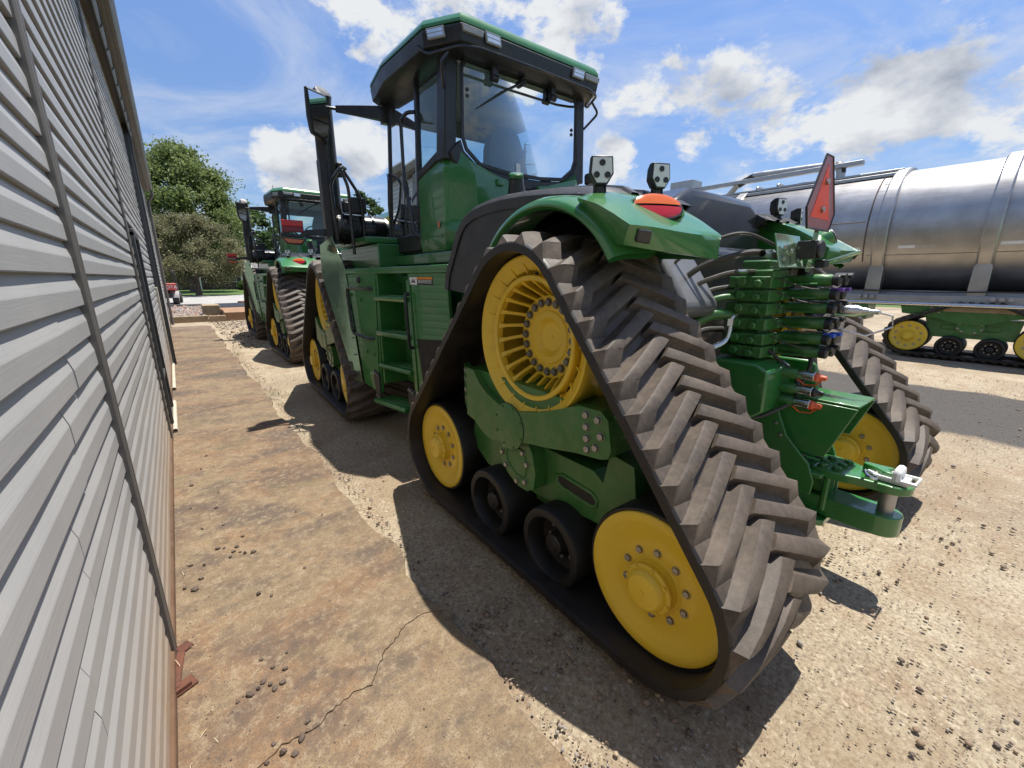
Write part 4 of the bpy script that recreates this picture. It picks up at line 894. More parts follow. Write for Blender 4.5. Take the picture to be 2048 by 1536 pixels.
    q = MB(); q.prism([(-.345, 1.965), (-.10, 1.955), (-.155, 1.895), (-.29, 1.90)], 'y', 4.19, 4.24); qo = q.build('marker_housing', M['black'], mao, 30, .008); q = MB(); q.prism([(-.325, 1.955), (-.125, 1.946), (-.165, 1.908), (-.28, 1.912)], 'y', 4.184, 4.192); q.build('amber_lens', M['orange'], qo, 30, .004)
    rear_end(root)
    return root

def rear_end(root):
    # selective control valve stack
    sp = MB(); sp.box((CN - .14, .30, 1.40), (.14, .14, .52)); sp.box((CN - .14, .24, 1.58), (.20, .10, .06)); so = sp.build('valve_stack', M['green_cast'], root, 30, .01)
    zs = (1.545, 1.475, 1.405, 1.325, 1.245, 1.175)
    for i, z in enumerate(zs):
        b = MB(); b.box((CN - .15, .30, z), (.21, .22, .062)); b.lathe([(-.285, 0), (-.285, .024), (-.15, .026)], (CN - .0, .33, z + .004), 'x', 14); b.lathe([(-.28, 0), (-.28, .02), (-.15, .02)], (CN, .25, z - .006), 'x', 12)
        b.box((CN - .09, .20, z), (.09, .06, .05)); vo = b.build('valve_block', M['green_cast'], so, 30, .006)
        for yy, dz in ((.23, .018), (.23, -.018), (.37, .018), (.37, -.018)): link('cap_screw', BOLT_G, vo, 0, 0, (CN - .255, yy, z + dz), None, .008)
        c = MB()
        for nn, dz in ((CN - .07, .012), (CN + .03, .012)):
            c.lathe([(.20, .022), (.10, .024), (.09, .030), (.02, .031), (.01, .027), (-.02, .027), (-.03, 0)], (nn, 0, z + dz), 'y', 16)
        c.tube([(CN - .115, .19, z - .012), (CN - .115, .03, z - .006)], .006, 6); c.tube([(CN - .02, .19, z - .016), (CN - .02, .01, z - .012)], .006, 6)
        c.build('hydraulic_coupler', M['green_cast'], so, 40)
        mt = ('black', 'purple', 'black', 'black', 'blue', 'black')[i]
        d = MB()
        for nn in (CN - .07, CN + .03): d.lathe([(-.02, .026), (-.05, .028), (-.055, .022), (-.055, 0)], (nn, 0, z + .012), 'y', 14); d.box((nn + .01, -.045, z + .035), (.035, .05, .018), Matrix.Rotation(R(20 * (i % 3 - 1)), 3, 'Y'))
        caps = build_each(d, 'dust_cap', M['black'], so, 35, .003)
        if mt != 'black': caps[1].data.materials[0] = M[mt]; caps[3].data.materials[0] = M[mt]
    cb = MB()
    for i, z in enumerate(zs[:-1]):
        cb.tube(fillet([(CN - .20, .18, z + .02), (CN - .16, .06, z - .03), (CN - .05, -.03, z - .035), (CN + .02, -.04, z + .0)], .05, 4), .0035, 5)
    build_each(cb, 'cap_tether', M['hose'], so, 30)
    # pressure cap with tether loop on the right of the stack
    pc = MB(); pc.lathe([(.0, .03), (-.10, .032), (-.12, .022), (-.13, .022), (-.16, .012), (-.19, .012), (-.20, 0)], (CN + .10, .0, 1.40), 'y', 18); pc.tube([(CN + .10, -.18, 1.40), (CN + .12, -.24, 1.385), (CN + .11, -.25, 1.33), (CN + .07, -.16, 1.28), (CN + .04, -.02, 1.31)], .005, 6); pc.build('relief_coupler', M['steel'], so, 40)
    # top bracket that carries the slow-moving-vehicle sign
    br = MB(); br.box((CN - .16, .165, 1.70), (.30, .008, .17), Matrix.Rotation(R(-14), 3, 'X')); br.box((CN - .10, .155, 1.62), (.36, .09, .008)); br.prism([(CN - .03, 1.60), (CN + .03, 1.60), (CN + .07, 1.86), (CN + .05, 1.895), (CN + .02, 1.88)], 'y', .12, .126)
    br.tube([(CN + .12, .10, 1.64), (CN + .16, -.05, 1.70)], .011, 8); bro = br.build('sign_bracket', M['plate_green'], root, 30, .002)
    for x, z in ((CN - .25, 1.72), (CN - .07, 1.72), (CN - .25, 1.66), (CN - .07, 1.66), (CN - .16, 1.70)): link('bolt', BOLT, bro, 0, 0, (x, .155, z), (0, 0, R(90)), .010)
    sk = MB(); sk.box((CN - .03, .12, 1.71), (.10, .09, .09)); sk.lathe([(-.03, 0), (-.03, .045), (.02, .045)], (CN - .03, .09, 1.71), 'y', 18); sk.box((CN + .02, .07, 1.64), (.06, .05, .04)); sk.build('trailer_socket', M['black'], bro, 30, .006)
    y0 = .10; cx = 1.47
    tri = [(cx - .042, 2.155), (cx + .042, 2.155), (cx + .19, 1.90), (cx + .148, 1.81), (cx - .148, 1.81), (cx - .19, 1.90)]
    s = MB(); s.prism(tri, 'y', y0, y0 + .004); sg = s.build('slow_vehicle_sign', M['redreflect'], root, 0)
    sh = MB(); ed = MB(); ed.tube([(a, y0 - .001, z) for a, z in tri], .0055, 6, True); ed.build('sign_edge', M['black'], sg, 0)
    inn = [(cx, 2.118), (cx + .125, 1.862), (cx - .125, 1.862)]; q = MB(); q.prism(inn, 'y', y0 - .003, y0 - .0005); q.build('sign_triangle', M['fluor'], sg, 0)
    bs = MB(); bs.prism([(a, z) for a, z in tri], 'y', y0 - .0015, y0 - .0002); bs.build('sign_border', M['sign_border'], sg, 0)
    for z in (2.035, 1.905): link('bolt', BOLT, sg, 0, 0, (cx + .004, y0 - .003, z), (0, 0, R(90)), .013)
    # hoses and hard lines
    for pts, r, mt in (([(CN - .22, .40, 1.52), (CN - .36, .48, 1.50), (CN - .46, .56, 1.36), (CN - .50, .60, 1.10)], .014, 'hose'), ([(CN - .22, .42, 1.28), (CN - .34, .50, 1.28), (CN - .44, .52, 1.16), (CN - .46, .5, .95)], .016, 'hose'), ([(CN - .26, .20, 1.73), (CN - .38, .30, 1.80), (CN - .55, .5, 1.72), (CN - .70, .62, 1.48)], .009, 'hose'),
                       ([(CN - .28, .17, 1.675), (CN - .36, .25, 1.70), (CN - .50, .45, 1.64), (CN - .60, .62, 1.42), (CN - .62, .72, 1.20)], .016, 'hose'), ([(CN - .20, .28, 1.60), (CN - .34, .36, 1.60), (CN - .52, .50, 1.52), (CN - .62, .60, 1.30), (CN - .66, .66, 1.15)], .013, 'hose'),
                       ([(CN - .16, .2, 1.19), (CN - .10, .05, 1.05), (CN - .14, .02, .93), (CN - .28, .12, .84), (CN - .45, .30, .78)], .010, 'hose'), ([(CN + .0, .06, 1.20), (CN - .02, .02, 1.12), (CN - .06, .04, 1.0), (CN - .10, .10, .9)], .012, 'hose')):
        h = MB(); h.tube(fillet(pts, .15, 6), r, 8); h.build('hydraulic_hose', M[mt], root, 40)
    for pts, r in (([(CN - .24, .36, 1.36), (CN - .34, .42, 1.38), (CN - .44, .50, 1.32), (CN - .46, .52, 1.10)], .030), ([(CN - .22, .34, 1.46), (CN - .30, .40, 1.47), (CN - .40, .5, 1.42), (CN - .42, .6, 1.2)], .018)):
        h = MB(); h.tube(fillet(pts, .10, 6), r, 10); h.build('oil_pipe', M['green_cast'], root, 40)
    h = MB(); h.tube(fillet([(CN - .20, .34, 1.37), (CN - .27, .36, 1.37), (CN - .29, .36, 1.22), (CN - .42, .42, 1.17)], .05, 5), .018, 10); h.lathe([(-.02, .026), (.02, .026)], (CN - .285, .36, 1.33), 'z', 6); h.build('plated_pipe', M['steel'], root, 40)
    fit = MB(); fit.lathe([(-.05, .018), (.0, .020), (.02, .024), (.05, .024), (.06, .018)], (CN - .33, .20, 1.685), 'x', 6); fit.lathe([(-.06, .012), (.04, .014)], (CN - .35, .30, 1.60), 'x', 6); build_each(fit, 'hose_fitting', M['steel'], root, 30)
    # lower housing and case-drain couplers
    lh = MB(); lh.prism([(.42, .80), (.20, .80), (.10, .88), (.10, 1.10), (.16, 1.13), (.42, 1.13)], 'x', CN - .36, CN - .06); lh.prism([(.30, .90), (.02, .90), (-.01, .94), (.02, 1.10), (.06, 1.12), (.30, 1.12)], 'x', CN + .06, CN + .085)
    lho = lh.build('hitch_housing', M['green'], root, 30, .012)
    for y, z in ((.36, 1.07), (.30, .98)):
        r_ = MB(); r_.lathe([(-.003, .026), (-.004, .018), (-.003, .010), (-.003, 0)], (CN - .36, y, z), 'x', 20); r_.build('plug_ring', M['black'], lho, 30)
    for k, z in enumerate((1.075, .995, .925)):
        c = MB(); c.lathe([(.10, .026), (.04, .028), (.03, .024)], (CN - .16, 0, z), 'y', 16); c.build('coupler_base', M['green_cast'], lho, 40)
        c = MB(); c.lathe([(.03, .023), (.02, .026), (-.045, .026), (-.05, .020)], (CN - .16, 0, z), 'y', 18); c.build('coupler_sleeve', M['steel'], lho, 40)
        c = MB(); c.lathe([(-.045, .024), (-.06, .024), (-.07, .014), (-.095, .012), (-.10, 0)], (CN - .16, 0, z), 'y', 14); c.build('dust_plug', M['black'] if k == 1 else M['capred'], lho, 40)
        if k != 1: c = MB(); c.tube([(CN - .165, .035, z - .02), (CN - .15, .0, z - .05), (CN - .15, -.05, z - .045), (CN - .16, -.085, z - .005)], .004, 5); c.build('plug_tether', M['capred'], lho, 40)
    # power take-off shield: a downward-open channel
    sh = MB(); c1 = CN - .005; z1, z0_ = .955, .66
    for sx in (-1, 1):
        zz = z0_ if sx < 0 else .73; q = (z1 - zz) / (z1 - z0_); yb = -.245 + .10 * q
        A = [(c1 + sx * .135, -.245, z1 - .01), (c1 + sx * .138, yb, zz), (c1 + sx * .138, .22, zz), (c1 + sx * .135, .22, z1 - .01)]; panel(sh, A, .010 * sx)
    sh.box((c1, -.0125, z1), (.272, .465, .010)); sh.build('shaft_shield', M['green'], root, 30, .004)
    # side plates, cross deck and drawbar
    dp = MB()
    for x in (CN - .205, CN + .17): dp.prism([(.30, .90), (.14, .90), (.08, .87), (.02, .74), (-.10, .62), (-.135, .53), (-.13, .46), (.30, .40)], 'x', x, x + .018)
    dpo = build_each(dp, 'drawbar_side_plate', M['green'], root, 30, .003); bolts(dpo[0], [(.08, .80), (.05, .74)], .008, CN - .205)
    dk = MB(); dk.box((CN - .01, .05, .565), (.36, .42, .022)); dk.build('drawbar_deck', M['green'], root, 30, .004)
    ho = MB()
    for x, y in ((CN - .10, -.08), (CN - .06, -.03), (CN - .02, -.06), (CN + .02, -.01), (CN + .06, -.07), (CN + .10, -.02)): ho.lathe([(.0, .016), (.0015, .016), (.0015, 0)], (x, y, .576), 'z', 14)
    build_each(ho, 'deck_hole', M['dark'], dk and root, 0)
    db = MB(); c0 = CN - .03
    db.prism([(c0 - .085, .25), (c0 + .085, .25), (c0 + .085, -.372)] + [(c0 + .085 * math.cos(a), -.392 - .085 * math.sin(a)) for a in np.linspace(0, math.pi, 10)] + [(c0 - .085, -.372)], 'z', .325, .432)
    dbo = db.build('drawbar', M['green'], root, 30, .006)
    up = MB(); up.prism([(c0 - .115, -.10), (c0 + .12, -.10), (c0 + .125, -.22), (c0 + .085, -.29), (c0 + .085, -.392)] + [(c0 + .085 * math.cos(a), -.405 - .085 * math.sin(a)) for a in np.linspace(0, math.pi, 10)] + [(c0 - .085, -.392), (c0 - .095, -.29), (c0 - .12, -.22)], 'z', .555, .598)
    upo = up.build('hitch_clevis', M['green'], root, 30, .006)
    for x, y in ((c0 - .08, -.14), (c0 - .02, -.13), (c0 + .06, -.14), (c0 - .07, -.20), (c0 + .0, -.205), (c0 + .07, -.21)): link('bolt', BOLT_G, upo, 0, 0, (x, y, .598), (0, R(90), R(random.uniform(0, 60))), .019)
    sp = MB()
    for x in (c0 - .08, c0 + .0, c0 + .075): sp.lathe([(.36, .016), (.56, .016)], (x, -.17, 0), 'z', 12)
    sp.box((c0 + .0, -.12, .50), (.12, .05, .11)); build_each(sp, 'clevis_spacer', M['green'], upo, 30, .004)
    lt = MB(); lt.prism([(c0 + .02, -.28), (c0 + .05, -.28), (c0 + .065, -.40), (c0 + .03, -.38), (c0 - .03, -.41), (c0 - .03, -.37), (c0 + .0, -.33)], 'z', .60, .645); lt.build('pin_latch', M['green'], upo, 30, .006)
    sup = MB(); sup.prism([(c0 - .16, .05), (c0 + .10, .05), (c0 + .10, -.12), (c0 + .04, -.20), (c0 - .12, -.20), (c0 - .19, -.12)], 'z', .285, .318); sup.tube([(c0 - .14, -.02, .318), (c0 - .02, -.02, .318), (c0 + .0, -.09, .318), (c0 - .10, -.12, .318), (c0 - .15, -.07, .318)], .008, 6, True); supo = sup.build('drawbar_support', M['green'], root, 30, .004)
    pn = MB(); pn.lathe([(.33, 0), (.33, .034), (.555, .034)], (c0, -.405, 0), 'z', 24); pno = pn.build('hitch_pin', M['galv'], root, 40)
    ph = MB(); ph.box((c0 + .0, -.388, .612), (.09, .16, .022)); ph.tube(fillet([(c0 - .045, -.425, .62), (c0 - .045, -.425, .665), (c0 + .04, -.425, .665), (c0 + .04, -.425, .62)], .03, 5), .018, 8); ph.tube([(c0 - .05, -.345, .62), (c0 - .05, -.495, .625), (c0 + .05, -.495, .625), (c0 + .05, -.345, .62)], .010, 8, True); ph.build('pin_handle', M['white'], pno, 30, .005)
    rg = MB(); rg.tube([(c0 - .075 + .026 * math.cos(a), -.335 + .026 * math.sin(a), .625 + .012 * math.sin(a)) for a in np.linspace(0, 2 * math.pi, 20)[:-1]], .007, 8, True); rg.build('lynch_ring', M['steel'], pno, 40)

t1 = tractor('green tracked tractor with orange warning triangle, valve stack and drawbar in full view')
t2 = copy_tree(t1)
t2['label'] = 'green tracked tractor parked ahead of the other one, nearer the trees and house'
OFF = Matrix.Translation((1.1763, .7439, 0)) @ Matrix.Rotation(-ALPHA, 4, 'Z') @ Matrix.Translation((.116, 7.88, 0)) @ Matrix.Rotation(R(1.2), 4, 'Z')
t2.matrix_world = OFF

# ------------------------------------------------------------------ ground, walkway, road, lawn
def sheet(name, x0, x1, y0, y1, z, nx, ny, mat_, amp=0., sc=1.):
    xs = np.linspace(x0, x1, nx); ys = np.linspace(y0, y1, ny); G = []
    from mathutils import noise as nz
    for x in xs: G.append([(x, y, z + (amp * nz.fractal(Vector((x * sc, y * sc, .3)), 1., 2., 4) if amp else 0)) for y in ys])
    return MB().grid(G).build(name, mat_, None, 60)
big = MB(); big.add([(-900, -900, -.03), (900, -900, -.03), (900, 900, -.03), (-900, 900, -.03)], [(0, 1, 2, 3)])
structure(big.build('terrain', M['lawn'], None, 0))
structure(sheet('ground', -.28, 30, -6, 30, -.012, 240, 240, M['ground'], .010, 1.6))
rd = MB(); rd.add([(-60, 25.5, .012), (60, 26.5, .012), (60, 47, .012), (-60, 46, .012)], [(0, 1, 2, 3)]); structure(rd.build('gravel_road', M['road'], None, 0))

def walkway():
    # right edge of the poured pad wanders; slabs meet at a crack and at tooled joints
    def ex(y): return .765 + .022 * math.sin(y * 2.1) + .015 * math.sin(y * 5.3 + 1) + .012 * math.sin(y * 11.7) + (.09 if 1.85 < y < 2.3 else 0) * math.sin((y - 1.85) / .45 * math.pi)
    crack = [(.80, 1.50), (.70, 1.56), (.60, 1.545), (.53, 1.50), (.47, 1.47), (.41, 1.40), (.37, 1.36), (.30, 1.365), (.22, 1.35), (.15, 1.315), (.05, 1.33), (-.05, 1.30), (-.15, 1.33), (-.26, 1.32)]
    dense = []
    for (x0, y0), (x1, y1) in zip(crack, crack[1:]):
        for k in range(5): t = k / 5; dense.append((x0 + (x1 - x0) * t + random.uniform(-.004, .004), y0 + (y1 - y0) * t + random.uniform(-.007, .007)))
    dense.append(crack[-1]); dense[0] = crack[0]; crack = dense
    root = structure(bpy.data.objects.new('walkway', None)); COL.objects.link(root)
    def slab(lo, hi, y0, y1, name):
        pts = list(lo); n = max(2, int((y1 - y0) / .12))
        pts += [(ex(y0 + (y1 - y0) * i / n), y0 + (y1 - y0) * i / n) for i in range(1, n)]
        pts += list(hi)[::-1]
        m = MB(); m.prism(pts, 'z', -.08, .022); o = m.build(name, M['concrete'], root, 0, .003)
        return o
    jl = lambda y: [(-.28, y), (ex(y), y)]
    g = .005
    slab(jl(-2.2), [(x, y - .0012 - .002 * abs(math.sin(x * 37))) for x, y in crack[::-1]], -2.2, 1.5, 'concrete_slab')
    slab([(x, y + .0012 + .001 * abs(math.sin(x * 23))) for x, y in crack[::-1]], jl(6.06 - g), 1.5, 6.06, 'concrete_slab')
    slab(jl(6.06 + g), jl(9.4 - g), 6.06, 9.4, 'concrete_slab'); slab(jl(9.4 + g), jl(13.6), 9.4, 13.6, 'concrete_slab')
    slab(jl(13.6 + 2 * g), [(-.28, 17.2), (.55, 17.2)], 13.6, 17.2, 'concrete_slab')
walkway()

# ------------------------------------------------------------------ metal-sided shed
WX = -.257
def shed():
    root = empty('shed', 'long shed clad in grey lap siding beside the stained concrete walkway', 'building', (WX, 8, 0))
    root_inv = Matrix.Translation((-WX, -8, 0))
    def B(mb, name, mt, bev=0, smooth=35, par=None):
        o = mb.build(name, mt, par or root, smooth, bev)
        if par is None or par is root: o.matrix_local = root_inv
        else: o.matrix_local = Matrix.Identity(4)
        return o
    pit = .1005; z0 = .075; rows = 39
    spans = [(-2.6, 1.985), (2.055, 5.02), (5.09, 5.52), (6.32, 9.62), (10.06, 17.0)]
    far = MB()
    def plank(y0, y1, z, wob, sink=None):
        # dutch-lap section: recessed shoulder above, proud face below
        sec = [(0, 0.), (.0155, 0.), (.0165, .003), (.0158, .050), (.0150, .054), (.0040, .096), (.0035, pit + .004), (-.003, pit + .004), (-.003, 0)]
        ny = max(2, int((y1 - y0) / .35)); m = MB(); vs = []
        for i in range(ny + 1):
            y = y0 + (y1 - y0) * i / ny; w = .0012 * math.sin(y * 3.1 + wob) + .0008 * math.sin(y * 9 + wob * 2)
            vs += [(WX + a + w, y, z + b) for a, b in sec]
        k = len(sec); fs = [(i * k + j, i * k + (j + 1) % k, (i + 1) * k + (j + 1) % k, (i + 1) * k + j) for i in range(ny) for j in range(k)]
        fs += [tuple(range(k)), tuple(range(ny * k, ny * k + k))[::-1]]
        (sink or m).add(vs, fs)
        if sink is None: B(m, 'siding_plank', M['siding'], 0, 0)
    for r in range(rows):
        z = z0 + r * pit
        for si, (a, b) in enumerate(spans):
            if si == 4: plank(a, b, z, r, far); continue
            if b - a > 3 and si != 4:
                # sheets overlap once somewhere along the run, joints staggered in pairs
                fr_ = ((r // 2 * 7919) % 13) / 13; j = a + (b - a) * ((.66 + .27 * fr_) if si == 0 else (.22 + .5 * fr_))
                plank(a, j, z, r * 1.7); plank(j + .004, b, z, r * 2.3 + 1)
            else: plank(a, b, z, r)
        if z > 2.02: plank(5.52, 6.32, z, r)
    stuff(B(far, 'far_siding_planks', M['siding'], 0, 0))
    back = MB(); back.box((WX - .14, 7.2, 2.05), (.26, 19.8, 4.1)); B(back, 'wall_core', M['trim_dark'])
    for y in (2.02, 5.055):
        c = MB(); c.prism([(WX - .002, y - .036), (WX + .027, y - .036), (WX + .033, y - .028), (WX + .033, y - .012), (WX + .024, y - .006), (WX + .024, y + .006), (WX + .033, y + .012), (WX + .033, y + .028), (WX + .027, y + .036), (WX - .002, y + .036)], 'z', -.03 if y < 3 else .03, 3.99)
        B(c, 'panel_joint_trim', M['trim_grey'], .002)
    # sliding door post, rail and narrow window
    p = MB(); p.box((WX + .035, 9.84, 2.0), (.07, .42, 3.96)); p.box((WX + .05, 9.72, 2.0), (.10, .06, 3.96)); B(p, 'door_post', M['trim_dark'], .004)
    j = MB(); j.box((WX + .022, 9.56, .72), (.05, .10, 1.36)); B(j, 'door_jamb', M['cream'], .004)
    rl = MB(); rl.prism([(WX + .0, 3.99), (WX + .10, 3.99), (WX + .115, 3.97), (WX + .115, 3.83), (WX + .095, 3.80), (WX + .08, 3.82), (WX + .08, 3.93), (WX + .0, 3.93)], 'y', -2.6, 9.9)
    ro = B(rl, 'sliding_door_rail', M['trim_grey'], .003)
    for k in range(24):
        y = -2.4 + k * .52; h = MB(); h.prism([(WX + .108, 3.985), (WX + .118, 3.985), (WX + .124, 3.83), (WX + .108, 3.80)], 'y', y, y + .035); B(h, 'rail_bracket', M['trim_dark'], 0, 0, ro)
    wf = MB()
    for y in (5.545, 6.295): wf.box((WX + .02, y, 1.0), (.05, .05, 1.98))
    wf.box((WX + .02, 5.92, 1.985), (.05, .80, .06)); wf.box((WX + .02, 5.92, .03), (.06, .80, .06)); wf.box((WX + .018, 5.92, .52), (.04, .70, .04)); wfo = B(wf, 'side_door_frame', M['trim_dark'], .004)
    wp = MB(); wp.box((WX + .004, 5.92, 1.25), (.008, .70, 1.40)); B(wp, 'door_glass', M['pane'], 0, 0, wfo); wp = MB(); wp.box((WX + .006, 5.92, .28), (.012, .70, .44)); B(wp, 'door_panel', M['trim_dark'], 0, 0, wfo)
    ct = MB(); ct.box((WX + .014, 17.05, 2.0), (.035, .10, 4.0)); B(ct, 'corner_trim', M['siding'], .004)
    # soffit strips, fascia, gutter, downspout elbow
    for k in range(98):
        y = -2.5 + k * .2; s = MB(); s.prism([(WX - .01, 4.02), (-.10, 4.02), (-.10, 4.028), (WX - .01, 4.028)], 'y', y, y + .188); B(s, 'soffit_panel', M['soffit'], .002)
    so = MB(); so.box((WX + .06, 7.3, 4.045), (.19, 19.6, .02)); B(so, 'soffit_backing', M['trim_dark'])
    ft = MB(); ft.box((-.103, 7.3, 4.085), (.02, 19.62, .15)); ft.box((-.125, 7.3, 4.012), (.04, 19.62, .014)); B(ft, 'fascia', M['trim_grey'], .003)
    gu = MB(); gu.prism([(a - .116, b) for a, b in ((.024, 4.03), (.06, 4.03), (.085, 4.07), (.09, 4.13), (.10, 4.15), (.10, 4.165), (.08, 4.165), (.075, 4.085), (.055, 4.045), (.036, 4.045), (.036, 4.165), (.024, 4.165))], 'y', -2.5, 17.15); B(gu, 'gutter', M['trim_grey'], .002)
    dn = MB(); dn.tube(fillet([(-.055, 17.0, 4.03), (-.055, 17.0, 3.90), (-.12, 17.05, 3.80), (-.18, 17.1, 3.72), (-.18, 17.1, .1)], .08), .036, 10); B(dn, 'downspout', M['trim_grey'])
    rf = MB(); rf.prism([(-.03, 4.17), (-4.5, 5.9), (-4.5, 5.96), (-.03, 4.20)], 'y', -2.6, 17.3); B(rf, 'roof', M['galv'])
    fd = MB(); fd.prism([(WX - .02, .075), (WX + .004, .075), (WX + .028, .055), (WX + .032, -.05), (WX - .02, -.05)], 'y', -2.6, 9.5); B(fd, 'foundation_curb', M['stain'], .006)
    ba = MB(); ba.box((-2.6, 17.0, 2.0), (4.4, .2, 4.0)); B(ba, 'gable_wall', M['siding'])
    return root
shed()
a = MB(); a.box((-.205, 1.80, .028), (.075, .06, .010), Matrix.Rotation(R(22), 3, 'Z')); a.box((-.222, 1.90, .030), (.028, .20, .012), Matrix.Rotation(R(-6), 3, 'Z')); a.box((-.212, 1.772, .036), (.07, .008, .030), Matrix.Rotation(R(22), 3, 'Z')); a.box((-.20, 2.02, .028), (.05, .05, .009), Matrix.Rotation(R(30), 3, 'Z')); tag(a.build('door_stop_angle', M['rust'], None, 30, .003), 'rusty bent steel angle on the concrete at the foot of the siding', 'bracket')
for k, (y0, y1, lab) in enumerate(((5.3, 6.6, 'short pale pipe lying against the wall base, nearer piece'), (7.4, 9.6, 'long pale pipe lying against the wall base beyond the side door'))):
    p = MB(); p.tube([(-.206, y0, .045), (-.207, (y0 + y1) / 2, .046), (-.208, y1, .045)], .022, 14, False, 0, False); p.lathe([(0, .022), (.004, .018), (.05, .017), (.05, 0)], (-.206, y0, .045), 'y', 14); tag(p.build('drain_pipe', M['pvc'], None, 40), lab, 'pipe', 'pale drain pipes along the wall base')

# ------------------------------------------------------------------ tank trailer
def tank_trailer():
    root = empty('tank_trailer', 'stainless steel slurry tank trailer on green and yellow rubber tracks', 'trailer', (11.6, 0, 0))
    cx, cz, r = 1.27, 2.52, 1.25                                        # local to the trailer's left track face
    t = MB(); prof = [(-8.0, 0), (-7.95, .8), (-7.7, 1.15), (-7.5, r), (8.0, r), (8.2, 1.15), (8.4, .8), (8.45, 0)]
    t.lathe(prof, (cx, 0, cz), 'y', 96); to = t.build('tank', M['tank'], root, 40)
    for y in (-4.6, -2.0, .86, 2.40, 5.6):
        b = MB(); A = np.linspace(R(-52), R(232), 60); ww = .11
        G = [[(cx + (r + h) * math.cos(a), y + d, cz + (r + h) * math.sin(a)) for d, h in ((-ww, .002), (-ww, .055), (-ww * .75, .075), (ww * .75, .075), (ww, .055), (ww, .002))] for a in A]; b.grid(G); b.build('tank_band', M['tank'], root, 30)
        lg = MB(); lg.prism([(y - .13, 1.15), (y + .13, 1.15), (y + .12, 1.75), (y + .06, 1.92), (y, 1.96), (y - .06, 1.92), (y - .12, 1.75)], 'x', cx - r + .03 if False else .16, .36)
        lg.build('saddle_leg', M['tank'], root, 30, .01)
    for y in (2.66, -.9):
        w = MB(); w.tube([(cx + (r + .002) * math.cos(a), y, cz + (r + .002) * math.sin(a)) for a in np.linspace(R(-30), R(210), 60)], .014, 6); w.build('weld_seam', M['weld'], to, 30)
    w = MB(); w.tube([(cx - (r + .001) * math.cos(R(8)), yy, cz + r * math.sin(R(8))) for yy in (2.70, 5.0, 8.0)], .012, 6)
    for a in (48, -24): w.tube([(cx - (r + .000) * math.cos(R(a)), yy, cz + r * math.sin(R(a))) for yy in (-7, 0, 2.6)], .006, 6)
    w.build('weld_seam', M['weld'], to, 30)
    tp = MB(); tp.box((cx - .55, 5.2, cz + 1.15), (.10, 5.6, .07)); tp.box((cx, 5.2, cz + r + .0), (.9, 5.6, .05)); tp.build('top_rail', M['galv'], root, 30, .01)
    def strip(y0, y1, z, mt, nm):
        a = math.asin((z - cz) / r); q = MB(); q.grid([[(cx - (r + .003) * math.cos(a + da), y, cz + (r + .003) * math.sin(a + da)) for y in (y0, y1)] for da in (-.022, .022)]); q.build(nm, M[mt], to, 0)
    for y0, y1, mt, nm in ((3.05, 3.35, 'white', 'white_tape'), (2.90, 3.05, 'redreflect', 'red_tape'), (2.72, 2.90, 'white', 'white_tape'), (1.85, 2.10, 'white', 'white_tape'), (1.55, 1.85, 'galv', 'worn_tape'), (.45, .72, 'white', 'white_tape'), (.20, .45, 'darkred', 'red_tape')): strip(y0, y1, 2.16, mt, nm)
    # frame and bright side rail
    f = MB(); f.box((cx, 0, 1.14), (2.3, 16, .16)); f.box((cx, 0, 1.24), (1.6, 16.2, .12)); f.box((.20, 0, 1.16), (.12, 15.6, .14)); f.build('trailer_frame', M['galv'], root, 30, .01)
    sr = MB(); sr.tube([(-.12, 3.2, 1.055), (-.12, -6, 1.055)], .042, 12); sr.build('side_rail', M['steel'], root, 40)
    hz = MB()
    for y in (2.55, .62):
        for k in range(3): hz.tube([(-.03, y - k * .11, 1.175), (.14, y - k * .11, 1.175)], .038, 12)
    build_each(hz, 'pipe_stub', M['galv'], root, 40)
    ln = MB(); ln.tube([(.10, y, 1.29 + .012 * math.sin(y * 3)) for y in np.linspace(-6, 6, 40)], .014, 6); ln.build('air_line', M['hose'], root, 40)
    # running gear: same kind of track, its wheels carry flat dark hubs
    for y0 in (-.08, -4.2):
        unit = Matrix.Translation((.0, y0, 0))
        def put(nm, me, par, y=0, z=0):
            o = link(nm, me, par); o.matrix_local = (unit if par is root else Matrix.Identity(4)) @ Matrix.Translation((0, y, z)); return o
        bt = put('rubber_track', TB, root); stuff(put('tread_lugs', TBL, bt))
        for y in (0, TL):
            w = put('idler_wheel', IDLER, root, y, TR + .05); bolts(w, circle(0, 0, .205, 10, 18, 378), .019, .122)
        for y in (.575, 1.115):
            w = put('mid_roller', ROLLER, root, y, .255); bolts(w, circle(0, 0, .090, 8), .013, .185)
        fb = MB(); fb.prism([(-.1, 1.04), (1.95, 1.04), (1.9, .86), (1.4, .80), (1.1, .70), (.75, .70), (.4, .82), (-.05, .88)], 'x', .10, .16); fo = put('swing_beam', fb.mesh('swing_beam', M['green_cast'], 30), root)
        bolts(fo, [(1.48, .98), (1.48, .92), (1.36, .99), (1.36, .95), (1.36, .90), (.3, .98), (.3, .92), (.4, .99), (.4, .93)], .017, .10)
        lf = MB(); lf.prism([(.25, .80), (1.55, .80), (1.45, .42), (.3, .42)], 'x', .22, .5); lf.tube([(.22, y, z) for y, z in ((1.28, .66), (1.06, .66), (1.03, .62), (1.06, .58), (1.28, .58), (1.31, .62))], .012, 6, True); lf.tube([(.22, y, z) for y, z in ((.74, .66), (.52, .66), (.49, .62), (.52, .58), (.74, .58), (.77, .62))], .012, 6, True); put('lower_frame', lf.mesh('lower_frame', M['green_cast'], 30), root)
